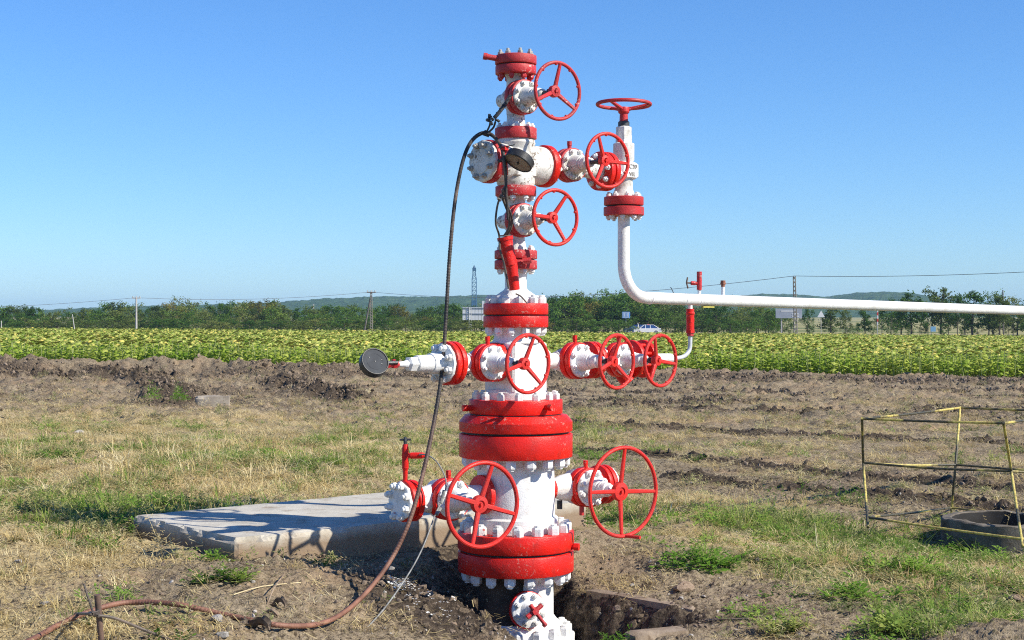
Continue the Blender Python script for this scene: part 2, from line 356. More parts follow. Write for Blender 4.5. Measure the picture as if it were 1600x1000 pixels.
def build_ground():
    ys = [1.2]
    while ys[-1] < 9000:
        y = ys[-1]; k = .02 if y < 5.8 else .0031 if y < 22 else .0042 if y < 52 else .03 if y < 400 else .06
        ys.append(y*(1+k))
    ys = np.array(ys); c = np.arange(-.40, .4001, .00165)
    o = []; u = .40
    while u < 2.4: o.append(u*1.0); u *= 1.07
    us = np.concatenate([-np.array(o[1:])[::-1], c, np.array(o[1:])])
    U, Y = np.meshgrid(us, ys); X = U*(Y+.0); Z = H(X, Y); ny, nx = X.shape
    v = np.stack([X, Y, Z], -1).reshape(-1, 3)
    i = np.arange(ny-1)[:, None]*nx+np.arange(nx-1)[None]
    f = np.stack([i, i+1, i+nx+1, i+nx], -1).reshape(-1, 4)
    me = bpy.data.meshes.new('ground'); me.vertices.add(len(v)); me.vertices.foreach_set('co', v.ravel())
    me.loops.add(f.size); me.polygons.add(len(f)); me.loops.foreach_set('vertex_index', f.ravel())
    me.polygons.foreach_set('loop_start', np.arange(0, f.size, 4)); me.polygons.foreach_set('use_smooth', np.ones(len(f), bool))
    me.update(); me.validate()
    s, g, d = cover(X, Y); far = np.maximum(sst(300, 360, Y), sst(205, 240, Y)*sst(25, 45, X))
    a = np.stack([s, g, d, far], -1).reshape(-1, 4)
    at = me.attributes.new('zone', 'FLOAT_COLOR', 'POINT'); at.data.foreach_set('color', a.ravel())
    m, t, b = mat('earth'); za = nod(t, 'ShaderNodeAttribute'); za.attribute_name = 'zone'
    sp = nod(t, 'ShaderNodeSeparateColor'); t.links.new(za.outputs['Color'], sp.inputs[0])
    geo = nod(t, 'ShaderNodeNewGeometry'); v = geo.outputs['Position']
    n1 = noise(t, 2.2, 6, .65, v); c = ramp(t, n1.outputs[0], [(.30, (.145,.108,.064)), (.5, (.26,.20,.127)), (.72, (.39,.315,.205))]).outputs[0]
    n2 = noise(t, 38, 4, .7, v); c = mix(t, ramp(t, n2.outputs[0], [(.40, (0,0,0)), (.62, (.7,.7,.7))]).outputs[0], c, (.44,.35,.24))
    n6 = noise(t, 21, 6, .8, v); c = mix(t, ramp(t, n6.outputs[0], [(.50, (0,0,0)), (.60, (.9,.9,.9))]).outputs[0], c, (.070,.050,.033))
    n7 = noise(t, .8, 3, .6, v); c = mix(t, ramp(t, n7.outputs[0], [(.50, (0,0,0)), (.66, (.7,.7,.7))]).outputs[0], c, (.39,.27,.165))
    n3 = noise(t, 26, 4, .7, v)
    def mask(ch, w, lo=.40, hi=.58):
        q = nod(t, 'ShaderNodeMath', operation='MULTIPLY_ADD'); t.links.new(ch, q.inputs[0]); q.inputs[1].default_value = w
        t.links.new(n3.outputs[0], q.inputs[2]); 
        z = ramp(t, q.outputs[0], [(lo, (0,0,0)), (hi, (1,1,1))]); return z.outputs[0]
    sc = ramp(t, noise(t, 60, 3, .7, v).outputs[0], [(.35, (.30,.215,.105)), (.65, (.62,.50,.28))]).outputs[0]
    c = mix(t, mask(sp.outputs[0], .36, .56, .72), c, sc)
    gc = ramp(t, noise(t, 45, 3, .7, v).outputs[0], [(.35, (.07,.10,.025)), (.65, (.20,.25,.075))]).outputs[0]
    c = mix(t, mask(sp.outputs[1], .34, .60, .76), c, gc)
    dc = ramp(t, noise(t, 20, 4, .7, v).outputs[0], [(.35, (.032,.024,.018)), (.68, (.13,.098,.07))]).outputs[0]
    c = mix(t, mask(sp.outputs[2], .45, .55, .80), c, dc)
    fc = ramp(t, noise(t, .02, 4, .6, v).outputs[0], [(.35, (.12,.15,.05)), (.5, (.36,.31,.14)), (.65, (.20,.20,.08))]).outputs[0]
    c = mix(t, za.outputs['Alpha'], c, fc)
    t.links.new(c, b.inputs['Base Color']); b.inputs['Roughness'].default_value = .95; b.inputs['Specular IOR Level'].default_value = .12
    bm_ = mix(t, .45, n2.outputs[0], n6.outputs[0]); bump(t, b, bm_, 1.0, .045)
    me.materials.append(m); o = bpy.data.objects.new('ground', me); SC.collection.objects.link(o); tag(o, kind='structure', label='dry brown earth with straw and weeds running out to the field')
build_ground()
def gz(x, y): return float(H(np.array([x]), np.array([y]))[0])

# ------------------------------------------------------------------ hills
def build_hills():
    prof = [(-900,486),(-300,484),(60,483),(250,477),(430,472),(500,467),(600,464),(700,462),(760,461),(850,465),(900,466),(945,463),(975,457),(1030,455),(1080,456),(1140,460),(1190,456),(1235,458),(1290,464),(1340,458),(1380,456),(1420,457),(1460,464),(1520,474),(1700,480),(2500,482)]
    px = np.array([a for a, _ in prof]); py = np.array([b for _, b in prof]); D = 2600.
    us = np.linspace(-1.2, 1.2, 1500); ts = np.linspace(0, 1, 44)
    U, T = np.meshgrid(us, ts); Y = 1500+T*1500; X = U*Y
    top = (1.5+(498-np.interp(U*F+800, px, py))*D/F)
    base = base_h(X, Y)
    s = sst(0.0, .73, T)*(1-sst(.8, 1.0, T)*.6); near = base-1+(top-base)*s*1.0
    roll = (fbm(X*.0032, Y*.0032, 5, 4)-.5)*26*sst(.0, .3, T)*(1-sst(.5, .75, T)*.7)
    tree = fbm(X*.11, Y*.07, 8, 3, .6)*4.2*sst(.02, .1, T)
    Z = near+roll*np.clip((top-5)/30, 0, 1)+tree
    ny, nx = X.shape; v = np.stack([X, Y, Z], -1).reshape(-1, 3); i = np.arange(ny-1)[:, None]*nx+np.arange(nx-1)[None]
    f = np.stack([i, i+1, i+nx+1, i+nx], -1).reshape(-1, 4).tolist()
    me = bpy.data.meshes.new('hills'); me.from_pydata(v.tolist(), [], f)
    m, t, b = mat('forest_hills'); g = nod(t, 'ShaderNodeNewGeometry'); n = noise(t, .045, 6, .7, g.outputs['Position'])
    c = ramp(t, n.outputs[0], [(.36, (.018,.040,.014)), (.52, (.045,.085,.028)), (.68, (.085,.12,.045))]); t.links.new(c.outputs[0], b.inputs['Base Color'])
    b.inputs['Roughness'].default_value = 1; b.inputs['Specular IOR Level'].default_value = 0
    me.materials.append(m); o = bpy.data.objects.new('hills', me); SC.collection.objects.link(o); tag(o, kind='structure', label='low wooded hills along the horizon')
build_hills()
def build_road():
    mb = MB(); n = 60
    for k, (off, w_, mi) in enumerate(((0, 7., 0), (0, .12, 1), (-3.2, .1, 1), (3.2, .1, 1))):
        vs = []
        for i in range(n+1):
            x = -160+320*i/n; y = 240+x*.02+off
            z = gz(x, y)+.05+(.004 if mi else 0); vs += [(x, y-w_/2, z), (x, y+w_/2, z)]
        mb.add(vs, [(2*i, 2*i+2, 2*i+3, 2*i+1) for i in range(n)], mi)
    o = obj('road', mb, [plain('asphalt', (.045,.045,.047), (.07,.07,.07), 2, .9), plain('road_paint', (.7,.7,.68), (.8,.8,.78), 2, .7)], smooth=False)
    tag(o, kind='structure', label='asphalt road beyond the sunflower field')
build_road()
# ------------------------------------------------------------------ wellhead
AX, AY = .022, 9.0
def zz(y): return 1.5-(y-498)/270.0
def arm(a): a = R(a); return Vector((math.cos(a), math.sin(a), 0)), Vector((math.sin(a), -math.cos(a), 0))
well = empty('wellhead', (AX, AY, -.48), 'tall red and white wellhead valve tree standing in the muddy pit', 'wellhead')
def hexnut(r, h, mb, o, ax, spin=0):
    a, e1, e2 = frame(ax); o = Vector(o)
    mb.lathe([(r*.96, 0), (r, h*.08), (r, h*.82), (r*.84, h)], o, a, 6, phase=spin)
def bolt_mesh(name, m, r, h, stud, through=0):
    """hex nut on a stud end; through = length down to a second nut at the other side"""
    mb = MB(); hexnut(r, h, mb, (0,0,0), (0,0,1)); mb.lathe([(r*.58, h*.9), (r*.58, h+stud*.8), (r*.45, h+stud)], n=10)
    if through:
        hexnut(r, h, mb, (0,0,-through), (0,0,-1)); mb.lathe([(r*.58, h*.9), (r*.58, h+stud*.6), (r*.45, h+stud*.8)], (0,0,-through), (0,0,-1), n=10)
    return mb.mesh(name, m, sharp=25)
def ring_bolts(me, parent, c, ax, rc, n, off, phase=0, skip=()):
    a, e1, e2 = frame(ax); c = Vector(c)
    for i in range(n):
        if i in skip: continue
        t = 2*math.pi*(i+phase)/n
        inst('bolt', me, c+a*(off+random.uniform(-.0012,.0012))+(e1*math.cos(t)+e2*math.sin(t))*rc, parent, a, random.uniform(0, 1.05))
def flange_prof(r, z0, z1, ch=.004): return [(r-ch*1.5, z0), (r-ch*.3, z0+ch*.5), (r, z0+ch), (r, z1-ch), (r-ch*.3, z1-ch*.5), (r-ch*1.5, z1)]
B_small = bolt_mesh('bolt', M['nutg'], .0165, .018, .014)
B_smallw = bolt_mesh('bolt', M['nutw'], .0175, .018, .010)
B_smallr = bolt_mesh('bolt', M['old_red'], .0175, .024, .008)
B_mid = bolt_mesh('bolt', M['nutw'], .0235, .036, .012)
B_big = bolt_mesh('bolt', M['nutw'], .033, .050, .012)
B_vb = bolt_mesh('bolt', M['nutw'], .0165, .016, .012)
B_vbo = bolt_mesh('bolt', M['old_white'], .0165, .016, .012)
B_vbig = bolt_mesh('bolt', M['nutw'], .0215, .022, .013)
C0 = Vector((AX, AY, 0))
def col(name, prof, m, parent=well, n=56, label=None):
    mb = MB(); mb.lathe([(r/270, zz(y)) for r, y in prof][::-1], C0, (0,0,1), n); o = obj(name, mb, m, parent)
    if label: o['label'] = label
    return o
def flg(y0, y1, r, m, label=None, ch=.005):
    mb = MB(); mb.lathe(flange_prof(r/270, zz(y1), zz(y0), ch), C0, (0,0,1), 72); o = obj('flange', mb, m, well)
    if label: o['label'] = label
    return o
Z = Vector((0,0,1))
def bolts_up(me, par, y, rc, n, ph=0): ring_bolts(me, par, C0+Z*zz(y), (0,0,1), rc/270, n, 0, ph)
def bolts_dn(me, par, y, rc, n, ph=0): ring_bolts(me, par, C0+Z*zz(y), (0,0,-1), rc/270, n, 0, ph)
# top cap
f1 = flg(83, 97.5, 32.5, M['old_red'], 'faded red cap flange with rust chips at the very top'); f2 = flg(99, 113, 32, M['old_red'])
col('gasket', [(28, 97), (28, 99.5)], M['ink'])
bolts_up(B_small, f1, 83, 25, 8, .35); bolts_dn(B_smallr, f2, 113, 25, 8, .35)
mb = MB(); p = C0+Z*zz(90); mb.cyl(p+Vector((-.10,-.05,0)), p+Vector((-.185,-.06,.014)), .0165, n=18); mb.cyl(p+Vector((-.165,-.0577,.011)), p+Vector((-.187,-.06,.0145)), .02, n=18)
obj('outlet_stub', mb, M['old_red'], well)
col('neck', [(17, 113), (14.5, 119), (14, 135), (14, 181), (15, 190), (20, 197)], M['old_white'])
f3 = flg(196, 214, 32.7, M['old_red']); bolts_up(B_smallw, f3, 196, 25.5, 8, .1)
# upper cross
A, B = arm(40); uz = zz(252)
mb = MB(); mb.lathe([(r/270, zz(y)) for r, y in [(28,287),(30,282),(29,270),(27,262),(27,240),(29,226),(31,220),(29,214)]], C0, (0,0,1), 48)
mb.lathe([(.108,-.185),(.112,-.16),(.112,-.10),(.104,-.06),(.104,.06),(.112,.10),(.113,.17),(.109,.205)], C0+Z*uz, A, 48)
mb.box(C0+Z*uz, (.19,.205,.20), (A, -B, Z), ch=.028)
cross = obj('cross_body', mb, M['old_white'], well)
def hflange(c, t0, t1, r, m, parent=well, ax=A, label=None):
    mb = MB(); mb.lathe(flange_prof(r, 0, t1-t0, .005), Vector(c)+ax*t0, ax, 56); o = obj('flange', mb, m, parent)
    if label: o['label'] = label
    return o
cu = C0+Z*uz
fl = hflange(cu, -.225, -.180, .124, M['old_red'])
mb = MB(); mb.lathe([(.105,0),(.120,.004),(.120,.024),(.112,.03)], cu-A*.226, -A, 12); mb.lathe([(.075,0),(.07,.006)], cu-A*.256, -A, 24)
bp = obj('blind_plate', mb, M['old_white'], well); ring_bolts(B_small, bp, cu-A*.256, -A, .094, 8, 0, .5)
fr = hflange(cu, .198, .245, .124, M['red']); ring_bolts(B_smallw, fr, cu+A*.245, A, .096, 8, 0, .3)

def wheel(c, ax, r, tr, spokes, phase, lumps=True, m=M['wheel'], knob=None, dish=.03):
    a, e1, e2 = frame(ax); c = Vector(c); mb = MB(); N = 72
    e1 = -e1 if e1.x < 0 else e1
    ringp = [c+a*dish+(e1*math.cos(t)+e2*math.sin(t))*r for t in [2*math.pi*i/N for i in range(N)]]
    mb.tube(ringp, tr, 10, closed=True)
    if lumps:
        for i in range(9):
            t = 2*math.pi*(i+.35)/9; q = c+a*dish+(e1*math.cos(t)+e2*math.sin(t))*(r-tr*.75)
            mb.lathe([(0,-tr*.95),(tr*.75,-tr*.5),(tr*.8,0),(tr*.75,tr*.5),(0,tr*.95)], q, a, 10)
    for i in range(spokes):
        t = phase+2*math.pi*i/spokes; dr = e1*math.cos(t)+e2*math.sin(t); tn = a.cross(dr)
        p0 = c+dr*(r*.16)+a*.004; p1 = c+a*dish+dr*(r-tr*.3); mb_spoke(mb, p0, p1, tr*1.15, tr*.85, tn)
    mb.lathe([(r*.18,-.022),(r*.215,-.014),(r*.22,.006),(r*.20,.016),(r*.10,.019),(r*.095,.012),(0,.012)], c, a, 28)
    if knob is not None:
        dr = e1*math.cos(knob)+e2*math.sin(knob); q = c+a*dish+dr*r
        mb.cyl(q, q+a*.10+e1*.03, tr*.8, tr*.9, 12)
    return mb
def mb_spoke(mb, p0, p1, w0, w1, tn):
    d = (p1-p0).normalized(); n = d.cross(tn).normalized(); vs = []
    for p, w_ in ((p0, w0), (p1, w1)):
        for a_, b_ in ((-1,-.55),(-.6,-1),(.6,-1),(1,-.55),(1,.55),(.6,1),(-.6,1),(-1,.55)): vs.append(p+tn*(w_*a_)+n*(w_*.8*b_))
    mb.add(vs, [(i, (i+1) % 8, 8+(i+1) % 8, 8+i) for i in range(8)]+[tuple(range(7,-1,-1)), tuple(range(8,16))])
def valve(c, flow, stem, L, wr, Rb, k, phase, spokes=3, rear=True, bmesh_=B_vb, red=M['red'], wht=M['white'], name='gate_valve', label=None, flowlen=.10, flowr=.055, lumps=True, tr=.0105, zip_=True, stemm=None, knob=None, wm=M['wheel']):
    c = Vector(c); F_ = Vector(flow).normalized(); S = Vector(stem).normalized(); mb = MB()
    mb.lathe([(flowr*.98,-flowlen*k),(flowr*1.0,-flowlen*k*.7),(flowr*1.25*k,-.045*k),(flowr*1.3*k,0),(flowr*1.25*k,.045*k),(flowr,flowlen*k*.7),(flowr*.98,flowlen*k)], c, F_, 32)
    pr = ([(.034*k,-.155*k),(.042*k,-.148*k),(.043*k,-.10*k)] if rear else [])+[(.060*k,-.075*k),(.074*k,-.04*k),(.078*k,0),(.080*k,.042*k)]
    mb.lathe(pr, c, S, 32)
    v = obj(name, mb, wht, well)
    if label: v['label'] = label
    g = MB(); g.lathe(flange_prof(Rb, .022*k, .061*k, .004), c, S, 56); obj('flange', g, red, v)
    g = MB(); g.lathe([(Rb*.93,.060*k),(Rb*.93,.067*k)], c, S, 40); g.lathe(flange_prof(Rb*.99, .066*k, .101*k, .004), c, S, 56); obj('flange', g, red, v)
    g = MB(); g.lathe([(Rb*.90,.1005*k),(Rb*.90,.106*k),(Rb*.84,.112*k),(.062*k,.116*k),(.054*k,.150*k),(.046*k,.180*k),(.040*k,.185*k),(.038*k,.235*k),(.034*k,.24*k)], c, S, 40)
    g.lathe([(.041*k,.186*k),(.043*k,.19*k),(.043*k,.198*k),(.041*k,.202*k)], c, S, 28)
    g.lathe([(.026*k,.238*k),(.029*k,.242*k),(.029*k,.268*k),(.022*k,.274*k)], c, S, 24)
    bo = obj('bonnet', g, wht, v); ring_bolts(bmesh_, v, c, S, Rb*.775, 8, .106*k, .5)
    g = MB(); g.cyl(c+S*.268*k, c+S*(L-.018), .0125 if k < 1.1 else .017, n=14); g.lathe([(.019,0),(.021,.004),(.021,.014),(.019,.018)], c+S*(L-.055), S, 6); obj('stem', g, stemm or M['steel'], v)
    if zip_:
        g = MB(); q = c+F_*0+Z*(Rb*.96)+S*(.055*k); g.cyl(q, q+Z*.034, .0125, n=8); g.cyl(q+Z*.02, q+Z*.045, .016, n=6); obj('grease_fitting', g, red, v)
    g = wheel(c+S*L, S, wr, tr, spokes, phase, lumps, wm, knob)
    g.cyl(c+S*(L-.004), c+S*(L+.026), .0105, .009, 10)
    obj('handwheel', g, wm, v)
    return v
A37, B37 = arm(37)
valve(C0+Z*zz(150), Z, B37, .357, .158, .102, .95, R(83), label='top gate valve with worn white bonnet', red=M['old_red'], wht=M['old_white'], bmesh_=B_vbo, zip_=False, wm=M['old_red'])
A39, B39 = arm(39)
f4 = flg(287, 303, 32, M['old_red']); bolts_dn(B_smallw, f4, 303, 25.5, 8, .2)
col('neck', [(18, 303), (14.5, 310), (14, 330), (14, 370), (16, 381), (19, 388)], M['old_white'])
valve(C0+Z*zz(341), Z, arm(36)[1], .345, .153, .098, .92, R(58), label='second gate valve down the column, below the cross', zip_=False, wht=M['old_white'], bmesh_=B_vbo, red=M['old_red'])
f5 = flg(387, 401, 33.3, M['old_red']); f5b = flg(402.5, 417, 33.3, M['old_red']); col('gasket', [(29, 400.5), (29, 403)], M['ink'])
bolts_up(B_smallw, f5, 387, 26, 8, .35); bolts_dn(B_smallw, f5b, 417, 26, 8, .35)
col('neck', [(20,417),(18,424),(17,430),(17,446),(19,449),(35,460),(40,463),(40,471)], M['white'])
f6 = flg(470, 487.5, 50.7, M['red'], None, .004); f6b = flg(489.5, 507.5, 50.7, M['red'], None, .004); col('gasket', [(47, 487), (47, 490)], M['ink'])
bolts_up(B_mid, f6, 470, 42.5, 12, .3); bolts_dn(B_mid, f6b, 507.5, 42.5, 12, .3)
col('neck', [(36,507),(34,512),(34,524),(37,529),(40,532)], M['white'])
Ab, Bb = arm(41)
mb = MB(); mb.box((AX, AY, (zz(530)+zz(609))/2), (71/270, 71/270, 79/270), (Ab, -Bb, Z), ch=.012); mb.lathe([(47/270, zz(621)), (47/270, zz(608)), (44/270, zz(604))], C0, Z, 40)
obj('tubing_block', mb, M['white'], well)
f7 = flg(619, 641.5, 73, M['red']); bolts_up(B_mid, f7, 619.5, 63, 14, .15)
for (dx, dy, yy) in ((-.27,-.10,632), (.19,-.23,629)):
    mb = MB(); d = Vector((dx, dy, 0)).normalized(); q = C0+Z*zz(yy); mb.cyl(q+d*.26, q+d*.318, .017, n=8); mb.cyl(q+d*.296, q+d*.325, .021, n=6); obj('lock_screw', mb, M['red'], well)
col('gasket', [(71, 641), (71, 645.5)], M['ink'])
mb = MB(); mb.lathe([(88/270, zz(668.5)), (88.6/270, zz(667)), (88.6/270, zz(653.5)), (80/270, zz(643.5)), (78/270, zz(643))], C0, Z, 80); obj('flange', mb, M['red'], well)
col('gasket', [(82, 668), (82, 673)], M['ink'])
f8 = flg(672, 709, 88.6, M['red'], None, .006); bolts_dn(B_big, f8, 709, 76, 16, .25)
col('casing_head', [(66,709),(62,713),(61,718),(60.5,726),(60.5,745),(61,747),(61,800),(65.5,803),(65.5,825)], M['white'], n=72)
f9 = flg(824, 852, 91, M['red'], None, .006); f10 = flg(855, 886.5, 90.5, M['red'], None, .006); col('gasket', [(85, 851.5), (85, 855.5)], M['ink'])
bolts_up(B_big, f9, 824.5, 78.5, 16, .1); bolts_dn(B_big, f10, 886.5, 77, 16, .3)
mb = MB(); d = Vector((.95,-.3,0)).normalized(); q = C0+Z*zz(846); mb.cyl(q+d*.33, q+d*.362, .016, n=8); mb.cyl(q+d*.35, q+d*.378, .023, n=6); obj('lock_screw', mb, M['red'], well)
mb = MB(); pr_ = [(r/270, zz(y)) for r, y in [(70,886),(62,893),(59,900),(59,955),(64,962),(76,972),(78,986)]][::-1]; mb.lathe(pr_, C0, Z, 64)
for i, f_ in enumerate(mb.f):
    c_ = sum((Vector(mb.v[k]) for k in f_), Vector())/len(f_)
    if len(f_) == 4 and c_.x-AX < .035+.03*math.sin(c_.z*40) and c_.z > zz(962): mb.m[i] = 1
obj('casing_spool', mb, [M['white'], M['bare']], well)
f11 = flg(983, 1012, 92, M['nutw']); bolts_up(B_big, f11, 983.5, 80, 16, .1)
mb = MB(); mb.cyl((AX,AY,zz(1030)), (AX,AY,zz(1010)), .30, n=40); obj('casing_flange', mb, M['old_white'], well)
# small side valve low down
S = Vector((.34,-.93,.10)).normalized(); c = Vector((.012,8.955,-.145))
mb = MB(); mb.lathe([(.075,.12),(.075,.20)], c, S, 32); sv = obj('side_outlet', mb, M['white'], well)
g = MB(); g.lathe(flange_prof(.106,.20,.228,.004), c, S, 48); obj('flange', g, M['red'], sv)
g = MB(); g.lathe([(.099,.228),(.099,.246),(.09,.25),(.055,.255),(.036,.275),(.030,.31),(.024,.32)], c, S, 40); obj('end_plate', g, M['white'], sv); ring_bolts(B_vbo, sv, c, S, .080, 8, .25, .5)
q = c+S*.32
a_, e1, e2 = frame(S); dd = (e1*(.55 if e1.x > 0 else -.55)-e2*.8).normalized(); dn = dd.cross(S).normalized()
g = MB(); g.cyl(q-S*.03, q+S*.035, .020, n=6); g.cyl(q+S*.015-dd*.045, q+S*.03+dd*.085, .013, .010, 12); g.cyl(q+S*.01-dn*.055, q+S*.012+dn*.055, .0145, n=8); g.cyl(q+S*.02+dd*.085, q+S*.03+dd*.10, .014, n=10); obj('needle_valve', g, M['old_red'], sv)

# ---- upper right arm: valve, then vertical choke valve
mb = MB(); mb.lathe([(.055,.235),(.048,.262),(.040,.285),(.044,.30),(.056,.33),(.056,.35)], cu, A, 32)
obj('connector', mb, M['old_white'], well)
mb = MB(); q = cu+A*.278+Z*.078; mb.lathe([(.015,0),(.017,.003),(.017,.028),(.014,.032)], q, Z, 6); obj('plug', mb, M['nutg'], well)
valve(cu+A*.375+Z*.012, A, arm(36)[1], .375, .153, .101, .95, R(116), label='gate valve on the upper right arm', bmesh_=B_vbo, wht=M['old_white'], red=M['old_red'], wm=M['wheel'])
mb = MB(); mb.lathe([(.05,.45),(.044,.50),(.05,.60),(.058,.66)], cu, A, 32); obj('connector', mb, M['old_white'], well); mb = MB(); mb.lathe([(.045,.76),(.05,.81),(.06,.86)], cu, A, 32)
obj('connector', mb, M['old_white'], well)
fa = hflange(cu, .655, .692, .119, M['red']); fb = hflange(cu, .698, .735, .119, M['red']); ring_bolts(B_smallw, fb, cu+A*.735, A, .092, 8, 0, .2); ring_bolts(B_smallw, fa, cu+A*.655, -A, .092, 8, 0, .2)
cc = Vector((AX, AY, 0))+A*.868
def z2(y): return 1.5+(498-y)/254.0
def lc(name, prof, m, n=36, par=None):
    mb = MB(); mb.lathe([(r/254, z2(y)) for r, y in prof][::-1], cc, Z, n); return obj(name, mb, m, par or well)
ch = lc('choke_valve', [(12,219),(16.5,221),(16.5,246),(14,250),(14,286),(14,292),(17,299),(19,305)], M['old_white'])
lc('bonnet', [(8,186),(9,187.5),(9,194)], M['steel'], par=ch)
lc('bonnet_nut', [(8,193),(12.2,195),(12.2,207),(12.6,208),(12.6,219.5)], M['old_white'], n=8, par=ch)
mb = MB(); mb.box(cc+Z*z2(263), (.155,.13,.105), (A, -B, Z), ch=.016); mb.box(cc+B*.069+Z*z2(269), (.085,.012,.042), (A, -B, Z)); obj('body_block', mb, M['white'], ch)
dg = None
for txt, yy, sz in (('3 C20', 257.5, .038), ('VEL', 269.5, .032)):
    cu_ = bpy.data.curves.new('embossed_text', 'FONT'); cu_.body = txt; cu_.size = sz; cu_.extrude = .0025; cu_.align_x = 'CENTER'; cu_.align_y = 'CENTER'
    tmp = bpy.data.objects.new('embossed_text', cu_); me_ = bpy.data.meshes.new_from_object(tmp); bpy.data.objects.remove(tmp); me_.materials.clear(); me_.materials.append(M['nutg'])
    o = bpy.data.objects.new('embossed_text', me_); SC.collection.objects.link(o); o['kind'] = 'stuff'
    lc_ = cc+B*(.0675 if yy < 260 else .0775)+Z*z2(yy); o.parent = ch; o.location = lc_-W0[ch.name]
    o.rotation_mode = 'QUATERNION'; o.rotation_quaternion = Matrix((A, Z, B)).transposed().to_quaternion()
mb = MB(); mb.cyl(cc+Z*z2(187), cc+Z*z2(171), .030*.9, .024, 16); mb.cyl(cc+Z*z2(196), cc+Z*z2(170), .014, n=12); obj('stem', mb, M['old_red'], ch)
mb = wheel(cc+Z*z2(168), Z+Vector((.01,.03,0)), .162, .0115, 3, R(85), False, dish=.035); obj('handwheel', mb, M['old_red'], ch)
g1 = lc('flange', [(30,303.8),(31,304.5),(31,316),(30.4,317)], M['old_red'], 56); g2 = lc('flange', [(30.4,319.5),(31.5,320.5),(31.5,332),(30.5,333)], M['old_red'], 56)
lc('gasket', [(26,316.5),(26,320)], M['ink'])
ring_bolts(B_smallw, g1, cc+Z*z2(303.8), Z, .094, 8, 0, .2); ring_bolts(B_smallw, g2, cc+Z*z2(333), -Z, .094, 8, 0, .2)

# ---- middle arms
A41, B41 = arm(41); B43 = arm(43)[1]; cm = C0+Z*zz(561)
hf = lambda t0, t1, r, m=M['red'], par=well, c=cm, ax=A41, lab=None: hflange(c, t0, t1, r, m, par, ax, lab)
hf(-.175,-.134,.112); hf(.134,.175,.112)
x1 = hf(.185,.205,.075,M['white']); ring_bolts(B_vb, x1, cm+A41*.175, A41, .086, 8, 0, .2)
valve(cm-A41*.262, A41, B43, .355, .158, .108, 1.0, R(72), label='gate valve left of the middle block', knob=None)
valve(cm+A41*.412, A41, arm(47)[1], .345, .154, .110, 1.0, R(76), label='first gate valve right of the middle block')
valve(cm+A41*.778, A41, arm(47)[1], .345, .151, .106, 1.0, R(111), label='outer gate valve on the middle right arm')
for pr_ in ([(.052,.17),(.046,.20),(.046,.32),(.055,.35)], [(.055,.49),(.046,.52),(.05,.57)], [(.06,.64),(.05,.66),(.05,.70)], [(.06,.85),(.05,.88),(.046,.935)], [(.052,-.455),(.044,-.42),(.044,-.36),(.055,-.33)]):
    mb = MB(); mb.lathe(pr_, cm, A41, 28); obj('connector', mb, M['white'], well)
q1 = hf(.565,.60,.112); q2 = hf(.605,.64,.112); ring_bolts(B_vb, q2, cm+A41*.64, A41, .087, 8, 0, .2)
q3 = hf(.93,.965,.118); q4 = hf(1.035,1.07,.118); 
mb = MB()
for i in range(8):
    t = 2*math.pi*(i+.5)/8; _, e1, e2 = frame(A41); dd = (e1*math.cos(t)+e2*math.sin(t))*.092; mb.cyl(cm+A41*.96+dd, cm+A41*1.04+dd, .0115, n=10)
obj('stud_ring', mb, M['red'], well)
mb = MB(); mb.lathe([(.04,1.07),(.032,1.10),(.030,1.30),(.026,1.32)], cm, A41, 24); obj('connector', mb, M['white'], well)
qd = cm+A41*.86-Z*.09-B41*.02; mb = MB(); mb.cyl(qd+Z*.02, qd+A41*.05-Z*.05+B41*.03, .042, .048, 20); obj('drain_elbow', mb, M['red'], well)
# left: blank flange, bull plug and gauge
ql = hf(-.487,-.452,.122); ql2 = hf(-.527,-.492,.122)
mb = MB(); mb.lathe([(.108,0),(.113,.004),(.113,.02),(.10,.026),(.062,.03),(.058,.09),(.056,.10)], cm-A41*.5275, -A41, 12)
mb.lathe([(.050,.095),(.048,.16),(.046,.20),(.040,.205)], cm-A41*.5275, -A41, 32)
ep = obj('end_plate', mb, M['white'], well); ring_bolts(B_vbig, ep, cm-A41*.554, -A41, .092, 8, 0, .5); ring_bolts(B_vb, ql, cm-A41*.452, A41, .096, 8, 0, .5)
mb = MB(); mb.lathe([(.040,.20),(.042,.205),(.042,.25),(.030,.258)], cm-A41*.5275, -A41, 6); mb.lathe([(.026,.25),(.016,.29),(.013,.34)], cm-A41*.5275, -A41, 16); obj('union', mb, M['white'], well)
q = cm-A41*.868; mb = MB(); mb.cyl(q+A41*.02, q-A41*.075, .016, n=12); mb.cyl(q+A41*.01, q-A41*.018, .021, n=6); mb.cyl(q-A41*.04, q-A41*.065, .020, n=6); mb.cyl(q-A41*.01-Z*.02, q-A41*.012+Z*.028, .011, n=8)
obj('needle_valve', mb, M['old_red'], well)
